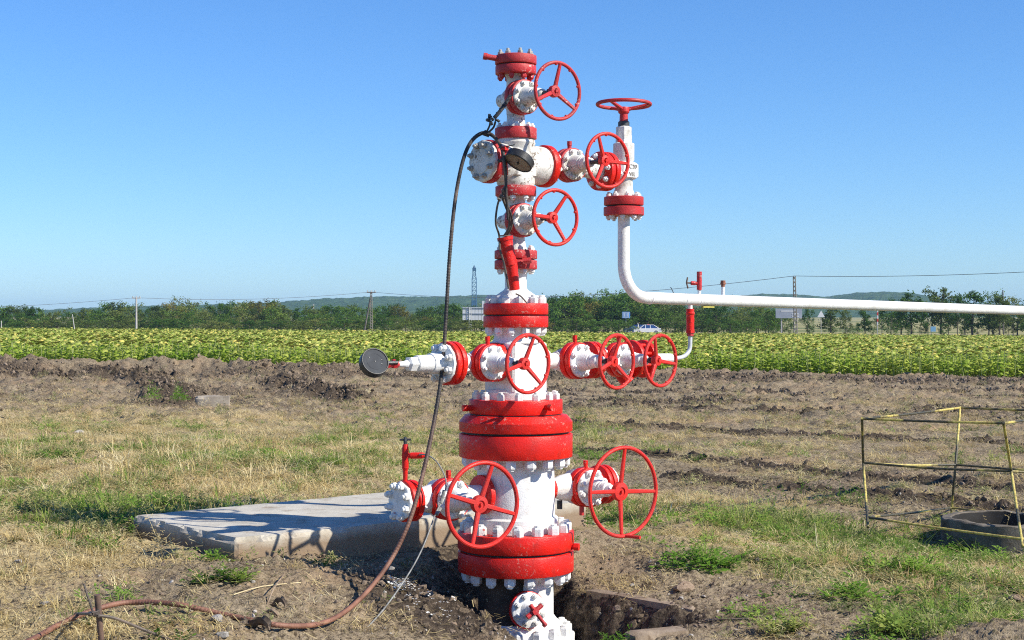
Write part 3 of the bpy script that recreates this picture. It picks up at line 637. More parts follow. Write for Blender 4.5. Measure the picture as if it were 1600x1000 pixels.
def gauge(c, n, r, th, face, lab, tail):
    n = Vector(n).normalized(); g = MB(); g.lathe([(r*.93,-th/2),(r,-th/2+.006),(r,th/2-.004),(r*.96,th/2),(r*.92,th/2),(r*.91,th/2-.006)], c, n, 48)
    o = obj('pressure_gauge', g, M['black'], well); o['label'] = lab
    g = MB(); g.lathe([(r*.915,-.001),(r*.915,.0015)], Vector(c)+n*(th/2-.0065), n, 48)
    if face == 'back':
        g.lathe([(r*.60,0),(r*.60,.0014),(r*.57,.0014),(r*.57,0)], Vector(c)+n*(th/2-.0055), n, 40)
        obj('case_back', g, M['gback'], o); a, e1, e2 = frame(n); g = MB()
        for u_, v_ in ((0,0),(.45,-.2),(-.4,.3),(.5,.1)): g.cyl(Vector(c)+n*(th/2-.006)+e1*r*u_+e2*r*v_, Vector(c)+n*(th/2-.002)+e1*r*u_+e2*r*v_, .003, n=8)
        obj('screw', g, M['grey'], o)
    else:
        obj('dial', g, M['dial'], o); a, e1, e2 = frame(n); g = MB(); b0 = Vector(c)+n*(th/2-.0045)
        for i in range(27):
            t = R(-45+270*i/26); d = e1*math.cos(t)+e2*math.sin(t); s_ = d.cross(n)*.0016*(1.6 if i % 5 == 0 else 1); l0 = .70 if i % 5 == 0 else .76
            g.quad(b0+d*r*l0-s_, b0+d*r*.84-s_, b0+d*r*.84+s_, b0+d*r*l0+s_)
        obj('scale_mark', g, M['ink'], o, smooth=False); g = MB(); d = (e1*.8+e2*.6); s_ = d.cross(n)*.004; b0 += n*.0015
        g.add([b0-d*.02-s_, b0-d*.02+s_, b0+d*r*.65], [(0,1,2)]); g.lathe([(.008,0),(.008,.003)], b0, n, 14); obj('needle', g, M['ink'], o, smooth=False)
    g = MB(); g.cyl(Vector(c)+Vector(tail[0]), Vector(c)+Vector(tail[1]), .011, n=10); obj('connector', g, M['steel'], o)
gauge(P(584,563,8.33), (.42,-.80,.42), .078, .052, 'back', 'black gauge seen from its grey back, at the far left end of the arm', ((.06,.04,0),(.12,.085,0)))
gauge(P(812,246,8.66), (-.46,-.36,-.82), .083, .048, 'dial', 'black gauge with a tan dial facing down, in front of the cross', ((-.06,.03,.02),(-.12,.06,-.0)))
# red union and lever beside the upper gauge
q = P(789,245,8.72); mb = MB(); mb.cyl(q+Vector((-.005,.02,.075)), q+Vector((.0,0,-.085)), .020, .018, 16); mb.cyl(q+Vector((-.03,0,.0)), q+Vector((.045,0,.0)), .017, n=8); mb.cyl(q+Vector((0,0,.05)), q+Vector((0,0,.075)), .024, n=6); obj('needle_valve', mb, M['red'], well)
mb = MB(); mb.cyl(q+Vector((-.04,-.02,.062)), q+Vector((.055,-.02,.080)), .0035, n=6); obj('lever', mb, M['steel'], well)

# ---- lower arms
A38, B38 = arm(38); cl = C0+Z*zz(764)
hl = lambda t0, t1, r, m=M['red'], par=well: hflange(cl, t0, t1, r, m, par, A38)
hl(.228,.262,.070); hl(-.262,-.228,.112)
mb = MB(); mb.lathe([(.052,.255),(.056,.29),(.074,.34),(.083,.40),(.083,.50)], cl, A38, 36); obj('connector', mb, M['white'], well); mb = MB(); mb.lathe([(.07,.55),(.06,.60),(.06,.63)], cl, A38, 36)
obj('connector', mb, M['white'], well); mb = MB(); mb.lathe([(.060,-.70),(.066,-.67),(.080,-.60),(.082,-.50)], cl, A38, 36); obj('connector', mb, M['white'], well); mb = MB(); mb.lathe([(.056,-.25),(.06,-.42),(.08,-.50)][::-1], cl, A38, 36)
obj('connector', mb, M['white'], well)
valve(cl-A38*.520, A38, arm(35)[1], .37, .226, .118, 1.12, R(73), spokes=4, label='large four spoke gate valve at lower left', lumps=False, tr=.0125, flowr=.074, flowlen=.09, bmesh_=B_vbig, stemm=M['old_white'])
valve(cl+A38*.480+Z*.0, A38, B38, .365, .256, .118, 1.10, R(87), spokes=4, label='large four spoke gate valve at lower right', lumps=False, tr=.0115, flowr=.074, flowlen=.09, bmesh_=B_vbig, stemm=M['old_white'], knob=R(-88))
h1 = hl(.625,.658,.118); h2 = hl(.663,.696,.118); ring_bolts(B_vb, h2, cl+A38*.696, A38, .093, 8, 0, .5)
mb = MB(); mb.lathe([(.10,.696),(.10,.72)], cl, A38, 24); obj('blind_plate', mb, M['white'], well)
h3 = hl(-.748,-.712,.114); h4 = hl(-.790,-.754,.114); ring_bolts(B_vb, h3, cl-A38*.712, A38, .090, 8, 0, .5)
mb = MB(); mb.lathe([(.070,-.712),(.066,-.700),(.068,-.690)], cl, A38, 30); o = obj('collar', mb, M['rustpaint'], well); o['label'] = 'rust stained collar behind the flange'
mb = MB(); mb.lathe([(.104,0),(.109,.003),(.109,.018),(.104,.022)], cl-A38*.7905, -A38, 8); bp2 = obj('blind_plate', mb, M['white'], well); ring_bolts(B_vbig, bp2, cl-A38*.8125, -A38, .089, 8, 0, .5)
mb = MB(); q = cl+A38*.33-Z*.075; mb.cyl(q, q-Z*.05, .016, n=8); obj('drain_plug', mb, M['black'], well)
mb = MB(); q = cl+A38*.45+B38*.06-Z*.11; mb.cyl(q, q-Z*.055, .014, n=8); obj('drain_plug', mb, M['old_red'], well)
# red sampling valve standing on the lower left flange
q = cl-A38*.770+Z*.112; mb = MB(); mb.cyl(q-Z*.01, q+Z*.06, .013, n=14); mb.cyl(q+Z*.055, q+Z*.07, .013, .0185, 14); mb.cyl(q+Z*.07, q+Z*.175, .0185, n=16); mb.cyl(q+Z*.175, q+Z*.20, .0185, .014, 16)
e = Vector((.96,-.1,.02)).normalized(); t0 = q+Z*.137; mb.cyl(t0, t0+e*.045, .014, n=14); mb.cyl(t0+e*.03, t0+e*.095, .0175, n=14); mb.cyl(t0+e*.095, t0+e*.11, .0175, .010, 14); mb.cyl(q+Z*.125, q+Z*.15, .0215, n=6)
nv = obj('sampling_valve', mb, M['red'], well); mb = MB(); mb.cyl(t0+e*.105, t0+e*.13, .011, n=6); obj('outlet_nut', mb, M['steel'], nv); mb = MB(); mb.cyl(q+Z*.195, q+Z*.225, .009, n=8); mb.cyl(q+Z*.225-e*.032, q+Z*.225+e*.032, .006, n=8); mb.cyl(q+Z*.215, q+Z*.238, .012, .008, 8); obj('handle', mb, M['steel'], nv)

# red sleeve tied against the column
mb = MB(); a_ = P(789,367,8.80); b_ = P(797,410,8.81); c_ = P(804,449,8.82)
mb.cyl(a_, b_, .040, .040, 20); mb.cyl(b_+Vector((.005,0,.03)), c_, .034, .030, 20); mb.cyl(a_+(a_-b_).normalized()*.004, a_+(b_-a_)*.1, .045, n=20)
sl_ = obj('sleeve', mb, M['red'], well); sl_['label'] = 'bright red sleeve tied against the column with cord'
mb = MB(); mb.cyl(a_+Vector((0,-.006,.006)), a_+Vector((0,-.006,.012)), .030, n=16); obj('rim', mb, M['stake'], sl_)
mb = MB(); p0 = P(822,404,8.86); mb.cyl(p0-Vector((.02,0,0)), p0+Vector((.03,0,.005)), .018, n=10); obj('bracket', mb, M['old_red'], well)
# ------------------------------------------------------------------ flow pipe
PA = Vector((math.cos(R(43.0)), math.sin(R(43.0)), 0)); zt = z2(333)
pipe = empty('flow_pipe', (cc.x, cc.y, z2(463)), 'long white flow pipe bending down from the wellhead and running off right', 'pipe')
mb = MB(); zp = 1.648; rb = .20
pts = [cc+Z*(zt-.0), cc+Z*(zp+rb+.15), cc+Z*(zp+rb)]
for i in range(1, 13):
    t = math.pi/2*i/12; pts.append(cc+Z*(zp+rb-rb*math.sin(t))+PA*(rb-rb*math.cos(t)))
for s_ in (.5, 1.0, 2.5, 5, 9, 13): pts.append(cc+Z*(zp-.012*s_)+PA*s_)
mb.tube(pts, .0372, 28); obj('pipe', mb, M['white'], pipe, sharp=60)
for s_ in (.235, .56, .70): 
    mb = MB(); c_ = cc+Z*(zp-.012*s_)+PA*s_; mb.lathe([(.036,-.006),(.0395,-.003),(.0395,.003),(.036,.006)], c_, PA, 28); obj('weld_seam', mb, M['white'], pipe)
def on(s_): return cc+Z*(zp-.012*s_)+PA*s_
c_ = on(.715); mb = MB(); mb.cyl(c_+Z*.02, c_+Z*.07, .011, n=12); obj('stub', mb, M['white'], pipe)
mb = MB(); mb.cyl(c_+Z*.062, c_+Z*.18, .0165, n=14); mb.cyl(c_+Z*.145, c_+Z*.182, .018, n=6); e = Vector((-1,-.15,.05)).normalized(); mb.cyl(c_+Z*.105, c_+Z*.105+e*.045, .012, n=10); mb.cyl(c_+Z*.105+e*.03, c_+Z*.105+e*.055, .015, n=6)
nv = obj('needle_valve', mb, M['old_red'], pipe); mb = MB(); t0 = c_+Z*.105+e*.055; mb.cyl(t0, t0+e*.03, .005, n=8); mb.tube([t0+e*.028+Z*.036-e*.005, t0+e*.030, t0+e*.024-Z*.036-e*.004], .005, 8); obj('handle', mb, M['stake'], nv)
c_ = on(.955); mb = MB(); mb.cyl(c_+Z*.02, c_+Z*.105, .013, .011, 14); obj('stub', mb, M['white'], pipe)
mb = MB(); mb.cyl(c_+Z*.09, c_+Z*.108, .013, n=12); mb.cyl(c_+Z*.105, c_+Z*.118, .020, n=6); mb.cyl(c_+Z*.118, c_+Z*.132, .016, n=8); o = obj('cap', mb, plain('rusty_cap', (.22,.08,.05), (.38,.18,.12), 40, .8), pipe)
# bypass with red valve under the pipe
c_ = on(.625); mb = MB(); mb.cyl(c_-Z*.02, c_-Z*.085, .014, .016, 14); obj('stub', mb, M['white'], pipe)
mb = MB(); mb.cyl(c_-Z*.06, c_-Z*.205, .0255, n=18); mb.lathe([(.0255,-.10),(.029,-.095),(.029,-.085),(.0255,-.08)], c_, Z, 18); mb.lathe([(.0255,-.205),(.020,-.215),(.020,-.235)][::-1], c_, Z, 18)
mb.cyl(c_-Z*.195, c_-Z*.215, .030, n=6); mb.cyl(c_-Z*.12, c_-Z*.145, .0285, n=6); obj('check_valve', mb, M['red'], pipe)
mb = MB(); mb.cyl(c_-Z*.215, c_-Z*.235, .024, n=6); obj('union_nut', mb, M['old_red'], pipe)
e0 = cm+A41*1.31; mb = MB(); bx = Vector((c_.x, c_.y, 0)); 
mb.tube([c_-Z*.23, c_-Z*.265, Vector((c_.x, c_.y, e0.z+.05))-PA*.008, Vector((c_.x, c_.y, e0.z+.012))-PA*.055, Vector((c_.x, c_.y, e0.z))-PA*.12, e0], .0135, 14, smooth=6); obj('bypass_pipe', mb, M['galv'], pipe)
mb = MB(); c_ = on(.80)-Z*.045; mb.box(c_, (.11,.02,.010), (PA, Z.cross(PA), Z)); o = obj('clamp', mb, plain('yellow_tape', (.38,.33,.06), (.52,.45,.10), 30, .6), pipe)
mb = MB(); c_ = on(.47); mb.cyl(c_+Z*.03, c_+Z*.075-PA*.035, .0025, n=6); obj('wire_end', mb, M['steel'], pipe)

# ------------------------------------------------------------------ hoses and cords
def gp(x, y, up=.012):                             # a point on the ground seen there
    d = 8.0
    for _ in range(12): 
        q = P(x, y, d); h = gz(q.x, q.y)+up; d = (1.5-h)*F/(y-498)
    return P(x, y, d)
pl = [P(794,340,8.70), P(791,300,8.68), P(790,262,8.68), P(784,228,8.72), P(770,208,8.78), P(753,204,8.8), P(735,219,8.78), P(722,252,8.76), P(711,310,8.74), P(703,390,8.7), P(698,470,8.65), P(692,560,8.6), P(681,640,8.50), P(661,735,8.34), P(639,812,8.22), P(606,878,8.12), gp(560,934,.05), gp(508,968,.03), gp(440,973,.02), gp(355,957,.02), gp(275,940,.035), gp(205,937,.05), gp(160,945,.06), gp(100,968,.04), gp(40,1000,.02), gp(-60,1040,.02)]
sp_ = spline(pl, 30); cum = [0.0]
for p_, q_ in zip(sp_[:-1], sp_[1:]): cum.append(cum[-1]+(q_-p_).length)
ss = np.arange(0, cum[-1], .0055); arr = np.array([tuple(p_) for p_ in sp_]); rs_ = np.stack([np.interp(ss, cum, arr[:, k]) for k in range(3)], -1)
L3 = cum[4*30]
mb = MB(); mb.tube([Vector(q_) for q_ in rs_], [(.0062+.0050*min(1, s_/L3)+.0014*min(1, max(0, s_-2.0)))*(1+(.10 if s_ > 1.2 else .03)*math.sin(s_*2*math.pi/.0165)) for s_ in ss], 8)
m, t, b = mat('rusty_hose'); g = nod(t, 'ShaderNodeNewGeometry'); n1 = noise(t, 9, 4, .6, g.outputs['Position']); sx = nod(t, 'ShaderNodeSeparateXYZ'); t.links.new(g.outputs['Position'], sx.inputs[0])
cr = ramp(t, n1.outputs[0], [(.35, (.14,.060,.036)), (.68, (.29,.135,.085))]); cd = ramp(t, n1.outputs[0], [(.4, (.016,.015,.015)), (.56, (.07,.05,.04)), (.72, (.22,.16,.12))])
mr = nod(t, 'ShaderNodeMapRange'); mr.inputs[1].default_value = .1; mr.inputs[2].default_value = 1.1; t.links.new(sx.outputs[2], mr.inputs[0])
t.links.new(mix(t, mr.outputs[0], cr.outputs[0], cd.outputs[0]), b.inputs['Base Color']); b.inputs['Roughness'].default_value = .6; bump(t, b, noise(t, 160, 3, .6, g.outputs['Position']).outputs[0], .5, .004)
o = obj('hose', mb, m, sharp=180); tag(o, 'rust brown ribbed hose hanging from the tree top down to the dirt', 'hose')
mb = MB(); mb.tube([P(655,706,8.5), P(668,707,8.48), P(682,717,8.45), P(693,735,8.42), P(697,752,8.40), P(692,775,8.38), P(680,800,8.3), P(662,848,8.15), P(640,890,8.0), P(604,942,7.8), P(575,975,7.6), P(548,1002,7.4), P(520,1030,7.2)], .0040, 7, smooth=8)
mb.tube([P(694,762,8.39), P(689,782,8.36)], .009, 8); mb.tube([P(688,790,8.35), P(682,800,8.31)], .010, 8)
o = obj('thin_cable', mb, M['grey']); tag(o, 'thin grey cable curling from the red sampling valve to the ground', 'cable')
mb = MB(); mb.tube([P(797,146,8.86), P(787,162,8.78), P(776,176,8.75), P(772,180,8.75)], .011, 8, smooth=4)
for i in range(9):
    q = P(770+random.uniform(-7,7), 182+random.uniform(-4,4), 8.74); mb.tube([q, q+Vector((random.uniform(-.02,.02),random.uniform(-.02,.02),random.uniform(-.02,.02)))], .009, 6)
mb.tube([P(766,186,8.74), P(765,192,8.75), P(761,201,8.77), P(760,206,8.78)], .0055, 7, smooth=4); mb.tube([P(774,186,8.74), P(771,195,8.76), P(764,202,8.77)], .006, 7, smooth=4); mb.tube([P(756,203,8.78), P(765,206,8.78)], .017, 8)
for i in range(5): t_ = i/4; q = P(797-18*t_, 147+24*t_, 8.8-.04*t_); mb.tube([q+Vector((-.014,-.01,-.006)), q+Vector((.014,-.01,.008))], .004, 5)
o = obj('tie_strap', mb, M['black']); tag(o, 'knotted black strap tying the hose to the top gate valve', 'strap')
mb = MB()
for k, (dx, r_) in enumerate(((0,.006),(3,.005),(-2,.004))):
    mb.tube([P(790+dx*.5,285,8.70), P(786+dx,302,8.70), P(791+dx,318,8.71), P(797+dx,335,8.74), P(796+dx,352,8.76), P(789+dx,364,8.78)], r_, 6, smooth=6)
for i in range(6): q = P(785+random.uniform(-5,6), 292+i*3.2, 8.69); mb.tube([q, q+Vector((random.uniform(-.025,.025),random.uniform(-.01,.01),random.uniform(-.02,.02)))], .007, 6)
mb.tube([P(783,300,8.70), P(778,314,8.71), P(775,332,8.72), P(775,347,8.74), P(780,364,8.78), P(781,385,8.76), P(786,402,8.76), P(790,420,8.76), P(795,447,8.76)], .006, 7, smooth=6)
mb.tube([P(790,285,8.69), P(788,262,8.66), P(786,246,8.66)], .006, 6, smooth=4)
o = obj('tangled_cord', mb, M['cabledark']); tag(o, 'tangled dark cords running from the upper gauge down to the red sleeve', 'cord')
mb = MB(); mb.tube([P(806,455,8.72), P(814,459,8.70), P(822,468,8.69), P(824,470,8.69)], .004, 6, smooth=4); o = obj('twig', mb, M['stake']); tag(o, 'short dark twig lying on the bolts of the middle flange', 'twig')

# ------------------------------------------------------------------ concrete slab
def rough_block(c, size, axes, amp, seed, res=.045):
    """a cast block with worn faces and chipped arrises"""
    X, Y, Z_ = axes; hx, hy, hz = [q/2 for q in size]; mb = MB(); c = Vector(c)
    nx, ny, nz = [max(2, int(q/res)) for q in size]; rr = np.random.default_rng(seed)
    def pt(a, b, d):
        ex = [abs(a) > .999, abs(b) > .999, abs(d) > .999]; e = sum(ex); p = Vector((a*hx, b*hy, d*hz))
        q = c+X*p.x+Y*p.y+Z_*p.z; n = float(fbm(np.array([q.x*6+seed]), np.array([q.y*6+q.z*9]), seed, 4, .6)[0])-.5
        k = amp*n*1.5
        if e >= 2: k = -.003-max(0, float(vn(np.array([q.x*6.1+7]), np.array([q.y*6.1]), seed+5)[0])-.5)*.09*(.3+abs(n)*4)
        s_ = Vector((math.copysign(ex[0], a), math.copysign(ex[1], b), math.copysign(ex[2], d)))
        p = p+s_*k; return c+X*p.x+Y*p.y+Z_*p.z
    for ax in range(3):
        n_, m_ = [(ny, nz), (nz, nx), (nx, ny)][ax]
        for sgn in (-1, 1):
            vs = []; fs = []
            for i in range(n_+1):
                for j in range(m_+1):
                    u, v_ = -1+2*i/n_, -1+2*j/m_; co = [0,0,0]; co[ax] = sgn; co[(ax+1) % 3] = u; co[(ax+2) % 3] = v_; vs.append(pt(*co))
            for i in range(n_):
                for j in range(m_):
                    f_ = (i*(m_+1)+j, (i+1)*(m_+1)+j, (i+1)*(m_+1)+j+1, i*(m_+1)+j+1); fs.append(f_ if sgn > 0 else f_[::-1])
            mb.add(vs, fs)
    return mb
def concrete(name, c1, c2, stain, sc=3, earth=None):
    m, t, b = mat(name); g = nod(t, 'ShaderNodeNewGeometry'); v = g.outputs['Position']
    n1 = noise(t, sc, 6, .65, v); c = ramp(t, n1.outputs[0], [(.34, c1), (.66, c2)]).outputs[0]
    n2 = noise(t, sc*2.2, 5, .7, v); c = mix(t, ramp(t, n2.outputs[0], [(.56, (0,0,0)), (.70, (.75,.75,.75))]).outputs[0], c, stain)
    n3 = noise(t, 70, 4, .7, v); c = mix(t, ramp(t, n3.outputs[0], [(.60, (0,0,0)), (.68, (.6,.6,.6))]).outputs[0], c, [q*.45 for q in c1])
    if earth is not None:                          # mud splashed on the lower part
        sx = nod(t, 'ShaderNodeSeparateXYZ'); t.links.new(v, sx.inputs[0]); mr = nod(t, 'ShaderNodeMath', operation='MULTIPLY_ADD'); t.links.new(n2.outputs[0], mr.inputs[0]); mr.inputs[1].default_value = -.10; t.links.new(sx.outputs[2], mr.inputs[2])
        c = mix(t, ramp(t, mr.outputs[0], [(max(0, earth-.05), (.9,.9,.9)), (earth+.03, (0,0,0))]).outputs[0], c, (.24,.165,.105))
    t.links.new(c, b.inputs['Base Color']); b.inputs['Roughness'].default_value = .92; b.inputs['Specular IOR Level'].default_value = .2
    bump(t, b, mix(t, .5, n3.outputs[0], n2.outputs[0]), .6, .012); return m
sc_ = S0+SA*1.39+SB*.68+Z*(.165)
mb = rough_block(sc_, (2.78, 1.36, .23), (SA, SB, Z), .004, 3, .032)
o = obj('concrete_slab', mb, concrete('slab_concrete', (.42,.385,.32), (.58,.54,.46), (.29,.225,.155), 3, .20), smooth=False); tag(o, 'large pale concrete slab lying behind the wellhead', 'slab')
c_ = gp(330, 634, 0); mb = rough_block((c_.x, c_.y+.15, gz(c_.x, c_.y)+.07), (.62,.35,.26), (Vector((1,.1,0)).normalized(), Vector((-.1,1,0)).normalized(), Z), .04, 9, .05)
o = obj('concrete_block', mb, concrete('block_concrete', (.26,.21,.16), (.40,.35,.28), (.2,.15,.11)), sharp=24); tag(o, 'small broken concrete block half sunk in dry grass at left', 'block')
# broken kerb pieces round the pit
def piece(x0, y0, x1, y1, w_, h_, name, lab, cat, m_, seed, zoff=0):
    a = Vector((x0, y0, 0)); b_ = Vector((x1, y1, 0)); ax = (b_-a); ax.z = 0; L = ax.length; ax.normalize(); s_ = Vector((-ax.y, ax.x, 0)); cz = -.10+zoff-h_/2
    o = obj(name, rough_block(Vector(((a.x+b_.x)/2, (a.y+b_.y)/2, cz))+s_*w_/2, (L, w_, h_), (ax, s_, Z), .02, seed, .035), m_, sharp=24); tag(o, lab, cat)
cm_ = concrete('old_kerb_concrete', (.19,.14,.095), (.33,.26,.19), (.12,.08,.05), 9)
piece(.42, 9.20, 1.00, 8.60, .09, .16, 'kerb_stone', 'long earthy concrete edging along the far side of the pit', 'edging', cm_, 21, .015)
piece(.62, 7.86, .92, 8.00, .13, .09, 'concrete_lump', 'short broken concrete lump in front of the pit edging', 'lump', cm_, 23, .015)

# ------------------------------------------------------------------ yellow cage and concrete well ring
cage = empty('guard_cage', (3.2, 12.2, gz(3.2, 12.2)), 'leaning yellow and black pipe cage around the concrete ring', 'cage')
m, t, b = mat('yellow_black_paint'); g = nod(t, 'ShaderNodeNewGeometry'); n1 = noise(t, 2.1, 3, .6, g.outputs['Position'])
r1 = ramp(t, n1.outputs[0], [(.47, (0,0,0)), (.53, (1,1,1))]); n2 = noise(t, 40, 4, .6, g.outputs['Position']); cy = ramp(t, n2.outputs[0], [(.35, (.30,.20,.06)), (.5, (.52,.42,.10)), (.7, (.64,.54,.18))])
cb = ramp(t, n2.outputs[0], [(.4, (.03,.03,.022)), (.7, (.12,.10,.05))]); t.links.new(mix(t, r1.outputs[0], cy.outputs[0], cb.outputs[0]), b.inputs['Base Color']); b.inputs['Roughness'].default_value = .6
M['yel'] = m
def cp(x, y, z): d = (1.5-z)*F/(y-498); return P(x, y, d)
ZT = .74; T = [cp(1347,650,ZT), cp(1500,633,ZT), None, cp(1568,657,ZT)]; T[2] = T[3]+(T[1]-T[0])
Mm = [cp(1349,719,.33), cp(1493,722,.28), None, cp(1580,732,.32)]; Mm[2] = Mm[3]+(Mm[1]-Mm[0])
Lo = [cp(1355,804,-.03), cp(1487,789,-.10), None, cp(1596,838,-.10)]; Lo[2] = Lo[3]+(Lo[1]-Lo[0])
def rod(mb, a, b_, r=.0125, sag=.0, n=8):
    mid = (a+b_)/2+Vector((random.uniform(-.01,.01), random.uniform(-.01,.01), -sag)); mb.tube([a, mid, b_], r, n, smooth=5)
for i in range(4):
    j = (i+1) % 4; up = (T[i]-Mm[i]).normalized(); bot = Lo[i]+(Lo[i]-Mm[i]).normalized()*(.14 if i == 0 else .09)
    mb = MB(); mb.tube([T[i]+up*.012, Mm[i], Lo[i], bot], .0105, 10, smooth=5); obj('post', mb, m, cage)
    for Q in (T, Mm, Lo): mb = MB(); rod(mb, Q[i], Q[j], .0095, .004 if Q is not Mm else .012); obj('rail', mb, m, cage)
rc_ = Vector((3.93, 12.35, 0)); ring_top = -.06; mb = MB()
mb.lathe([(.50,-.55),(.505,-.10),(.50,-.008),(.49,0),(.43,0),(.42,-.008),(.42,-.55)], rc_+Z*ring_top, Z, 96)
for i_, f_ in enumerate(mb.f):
    if all(math.hypot(mb.v[k][0]-rc_.x, mb.v[k][1]-rc_.y) < .425 for k in f_): mb.m[i_] = 1  # inner wall coloured near black, painting in the shade of the hole
a_ = np.array(mb.v); n_ = fbm(a_[:,0]*7, a_[:,1]*7+a_[:,2]*5, 5, 4)-.5; a_[:,2] += n_*.040*(a_[:,2] > -.2); a_[:,0] += n_*.03; a_[:,1] += n_*.03; mb.v = [tuple(q) for q in a_]
o = obj('concrete_ring', mb, [concrete('ring_concrete', (.09,.075,.058), (.22,.19,.15), (.05,.04,.03), 8), plain('painted_shade_concrete', (.012,.011,.010), (.03,.027,.024), 9, .7)]); tag(o, 'dark concrete well ring inside the yellow cage', 'well ring')
mb = MB(); mb.lathe([(.39,-.42),(0.0,-.42)], rc_+Z*ring_top, Z, 32); o = obj('shade_disc', mb, M['ink'], None); tag(o, kind='structure', label='black disc painted in for the shade inside the concrete ring')  # flat black disc, its colour stands in for shade down in the ring

# ------------------------------------------------------------------ stake, black wire, stones, twigs
q = gp(162, 1003, 0); sx_ = P(152,925,q.y-.05); mb = MB(); mb.cyl(q-Z*.10, sx_, .0125, .0135, 12); o = obj('metal_stake', mb, M['stake']); tag(o, 'rusty metal stake leaning at the lower left with wire wound on it', 'stake')
mb = MB(); dd_ = sx_.y-.02; K = P(147,957,dd_)
mb.tube([gp(-40,1000,.03), P(0,986,8.0), P(40,972,8.0), P(95,957,8.0), P(138,955,dd_), K, P(180,962,dd_+.05), gp(225,980,.03), gp(275,1000,.01), gp(330,1030,.01)], .0065, 7, smooth=6)
for i in range(3): a0 = random.uniform(0, 3); mb.tube([K+Vector((.020*math.cos(a0+t_*.9), .020*math.sin(a0+t_*.9), .006*i-.006+.002*t_)) for t_ in range(8)], .0055, 6)
mb.tube([K, K+Vector((-.02,0,.06)), K+Vector((-.045,.01,.13))], .0045, 6, smooth=3)
o = obj('black_wire', mb, M['cabledark']); tag(o, 'black wire knotted round the rusty stake', 'wire')

def stone_mesh(seed, flat=.6, n=2):
    import bmesh
    bm = bmesh.new(); bmesh.ops.create_icosphere(bm, subdivisions=n, radius=.5); r = random.Random(seed)
    cuts = [(Vector((r.gauss(0,1), r.gauss(0,1), r.gauss(0,1))).normalized(), r.uniform(.26,.42)) for _ in range(9)]
    for v in bm.verts:
        for c_, d_ in cuts:
            k = v.co.dot(c_)
            if k > d_: v.co -= c_*(k-d_)
        v.co.z *= flat; v.co.x *= 1.15
    me = bpy.data.meshes.new('stone'); bm.to_mesh(me); bm.free(); return me
M['stone'] = plain('pale_stone', (.26,.23,.20), (.48,.45,.41), 12, .9, 0, .5, .01)
M['brownstone'] = plain('brown_stone', (.20,.135,.09), (.36,.27,.19), 12, .9, 0, .5, .01)
SM = [stone_mesh(i) for i in range(8)]
for me in SM: me.materials.append(M['stone'])
SMB = [me.copy() for me in SM]
for me in SMB: me.materials[0] = M['brownstone']
stones = [(1068,918,34,1,'brown boulder sitting right of the pit edging'),(1064,932,11,0,'small white pebble below the brown boulder right of the pit'),(988,911,9,0,'pebble on the bare earth above the pit edging'),(392-260,668,0,0,''),
 (122,674,17,0,'pale stone in the dry stubble left of the sunken block'),(392,962,0,0,''),(612,885,12,0,'upright pebble under the corner of the slab'),(594,906,0,0,''),(413,868,11,0,'pebble just below the slab corner'),(393,906,12,0,'round pebble on bare dirt left of the green weed'),
 (340,966,24,0,'flat pale stone beside the hose at lower left'),(348,990,20,0,'flat grey stone below the hose near the bottom edge'),(1185,872,13,0,'pale stone in yellow grass right of the wellhead'),(1183,896,11,0,'small white stone on the path right of the wellhead'),
 (1160,1000,14,1,'brown stone at the bottom edge right of the pit'),(1270,925,11,0,'pale stone near the leafy weeds at lower right'),(733,983,15,0,'dark round stone on the slope left of the pit'),(706,975,18,1,'brown stone on the slope left of the pit'),(571,946,16,1,'brown stone at the foot of the hanging hose'),(1072,766,0,0,''),
 (1590,935,26,1,'dark clod at the right edge near the bottom'),(70,940,14,0,'small pale stone in dry grass left of the stake'),(30,875,14,0,'light stone in the weeds at the left edge'),(300,950,10,0,'little stone behind the curved hose'),(935,897,14,0,'grey stone under the grass bank right of the flange')]
for i, (x, y, s_, br, lab) in enumerate(stones):
    if not s_: continue
    q = gp(x, y, 0); sz = s_*q.y/F; o = inst('stone', (SMB if br else SM)[i % 8], q+Z*sz*.13, None, None, i*1.7, sz); tag(o, lab, 'stone')
# bark scraps and a stick by the hose
mb = MB()
def scrap(x, y, L, w_, name, lab, cat, m_, rot=0, curl=.3):
    q = gp(x, y, .015); mb = MB(); a = Vector((math.cos(rot), math.sin(rot), 0)); s_ = Vector((-a.y, a.x, 0)); vs = []
    n_ = 9
    for i in range(n_+1):
        u = i/n_-.5; wd = w_*(1-abs(u)*1.1)*(.8+.4*random.random())
        for k in (-1, -.3, .4, 1): vs.append(q+a*L*u+s_*wd*k*.5+Z*(abs(k)**2*curl*w_+.02*math.sin(u*7)))
    top = len(vs); vs += [v-Z*.006 for v in vs]; fs = []
    for i in range(n_):
        for k in range(3): j = i*4+k; fs += [(j, j+4, j+5, j+1), (top+j, top+j+1, top+j+5, top+j+4)]
        fs += [(i*4, top+i*4, top+i*4+4, i*4+4), (i*4+3, i*4+7, top+i*4+7, top+i*4+3)]
    mb.add(vs, fs); o = obj(name, mb, m_, sharp=60); tag(o, lab, cat)
bark = plain('dry_bark', (.07,.05,.035), (.20,.15,.11), 25, .9)
scrap(432, 940, .11, .04, 'bark_scrap', 'dark curled bark scrap under the dry stick', 'bark', bark, -.5, .5)
scrap(415, 956, .13, .035, 'bark_scrap', 'thin brown bark scrap behind the hose', 'bark', M['brownstone'], -.3, .3)
scrap(400, 974, .16, .06, 'bark_scrap', 'curled bark scrap in front of the hose', 'bark', bark, -.55, .5)
mb = MB(); mb.tube([gp(417,943,.015), gp(428,915,.06), gp(444,893,.03)], .0035, 6, smooth=3); tag(obj('stick', mb, M['brownstone']), 'dry stick pointing up from the bark scrap', 'stick')
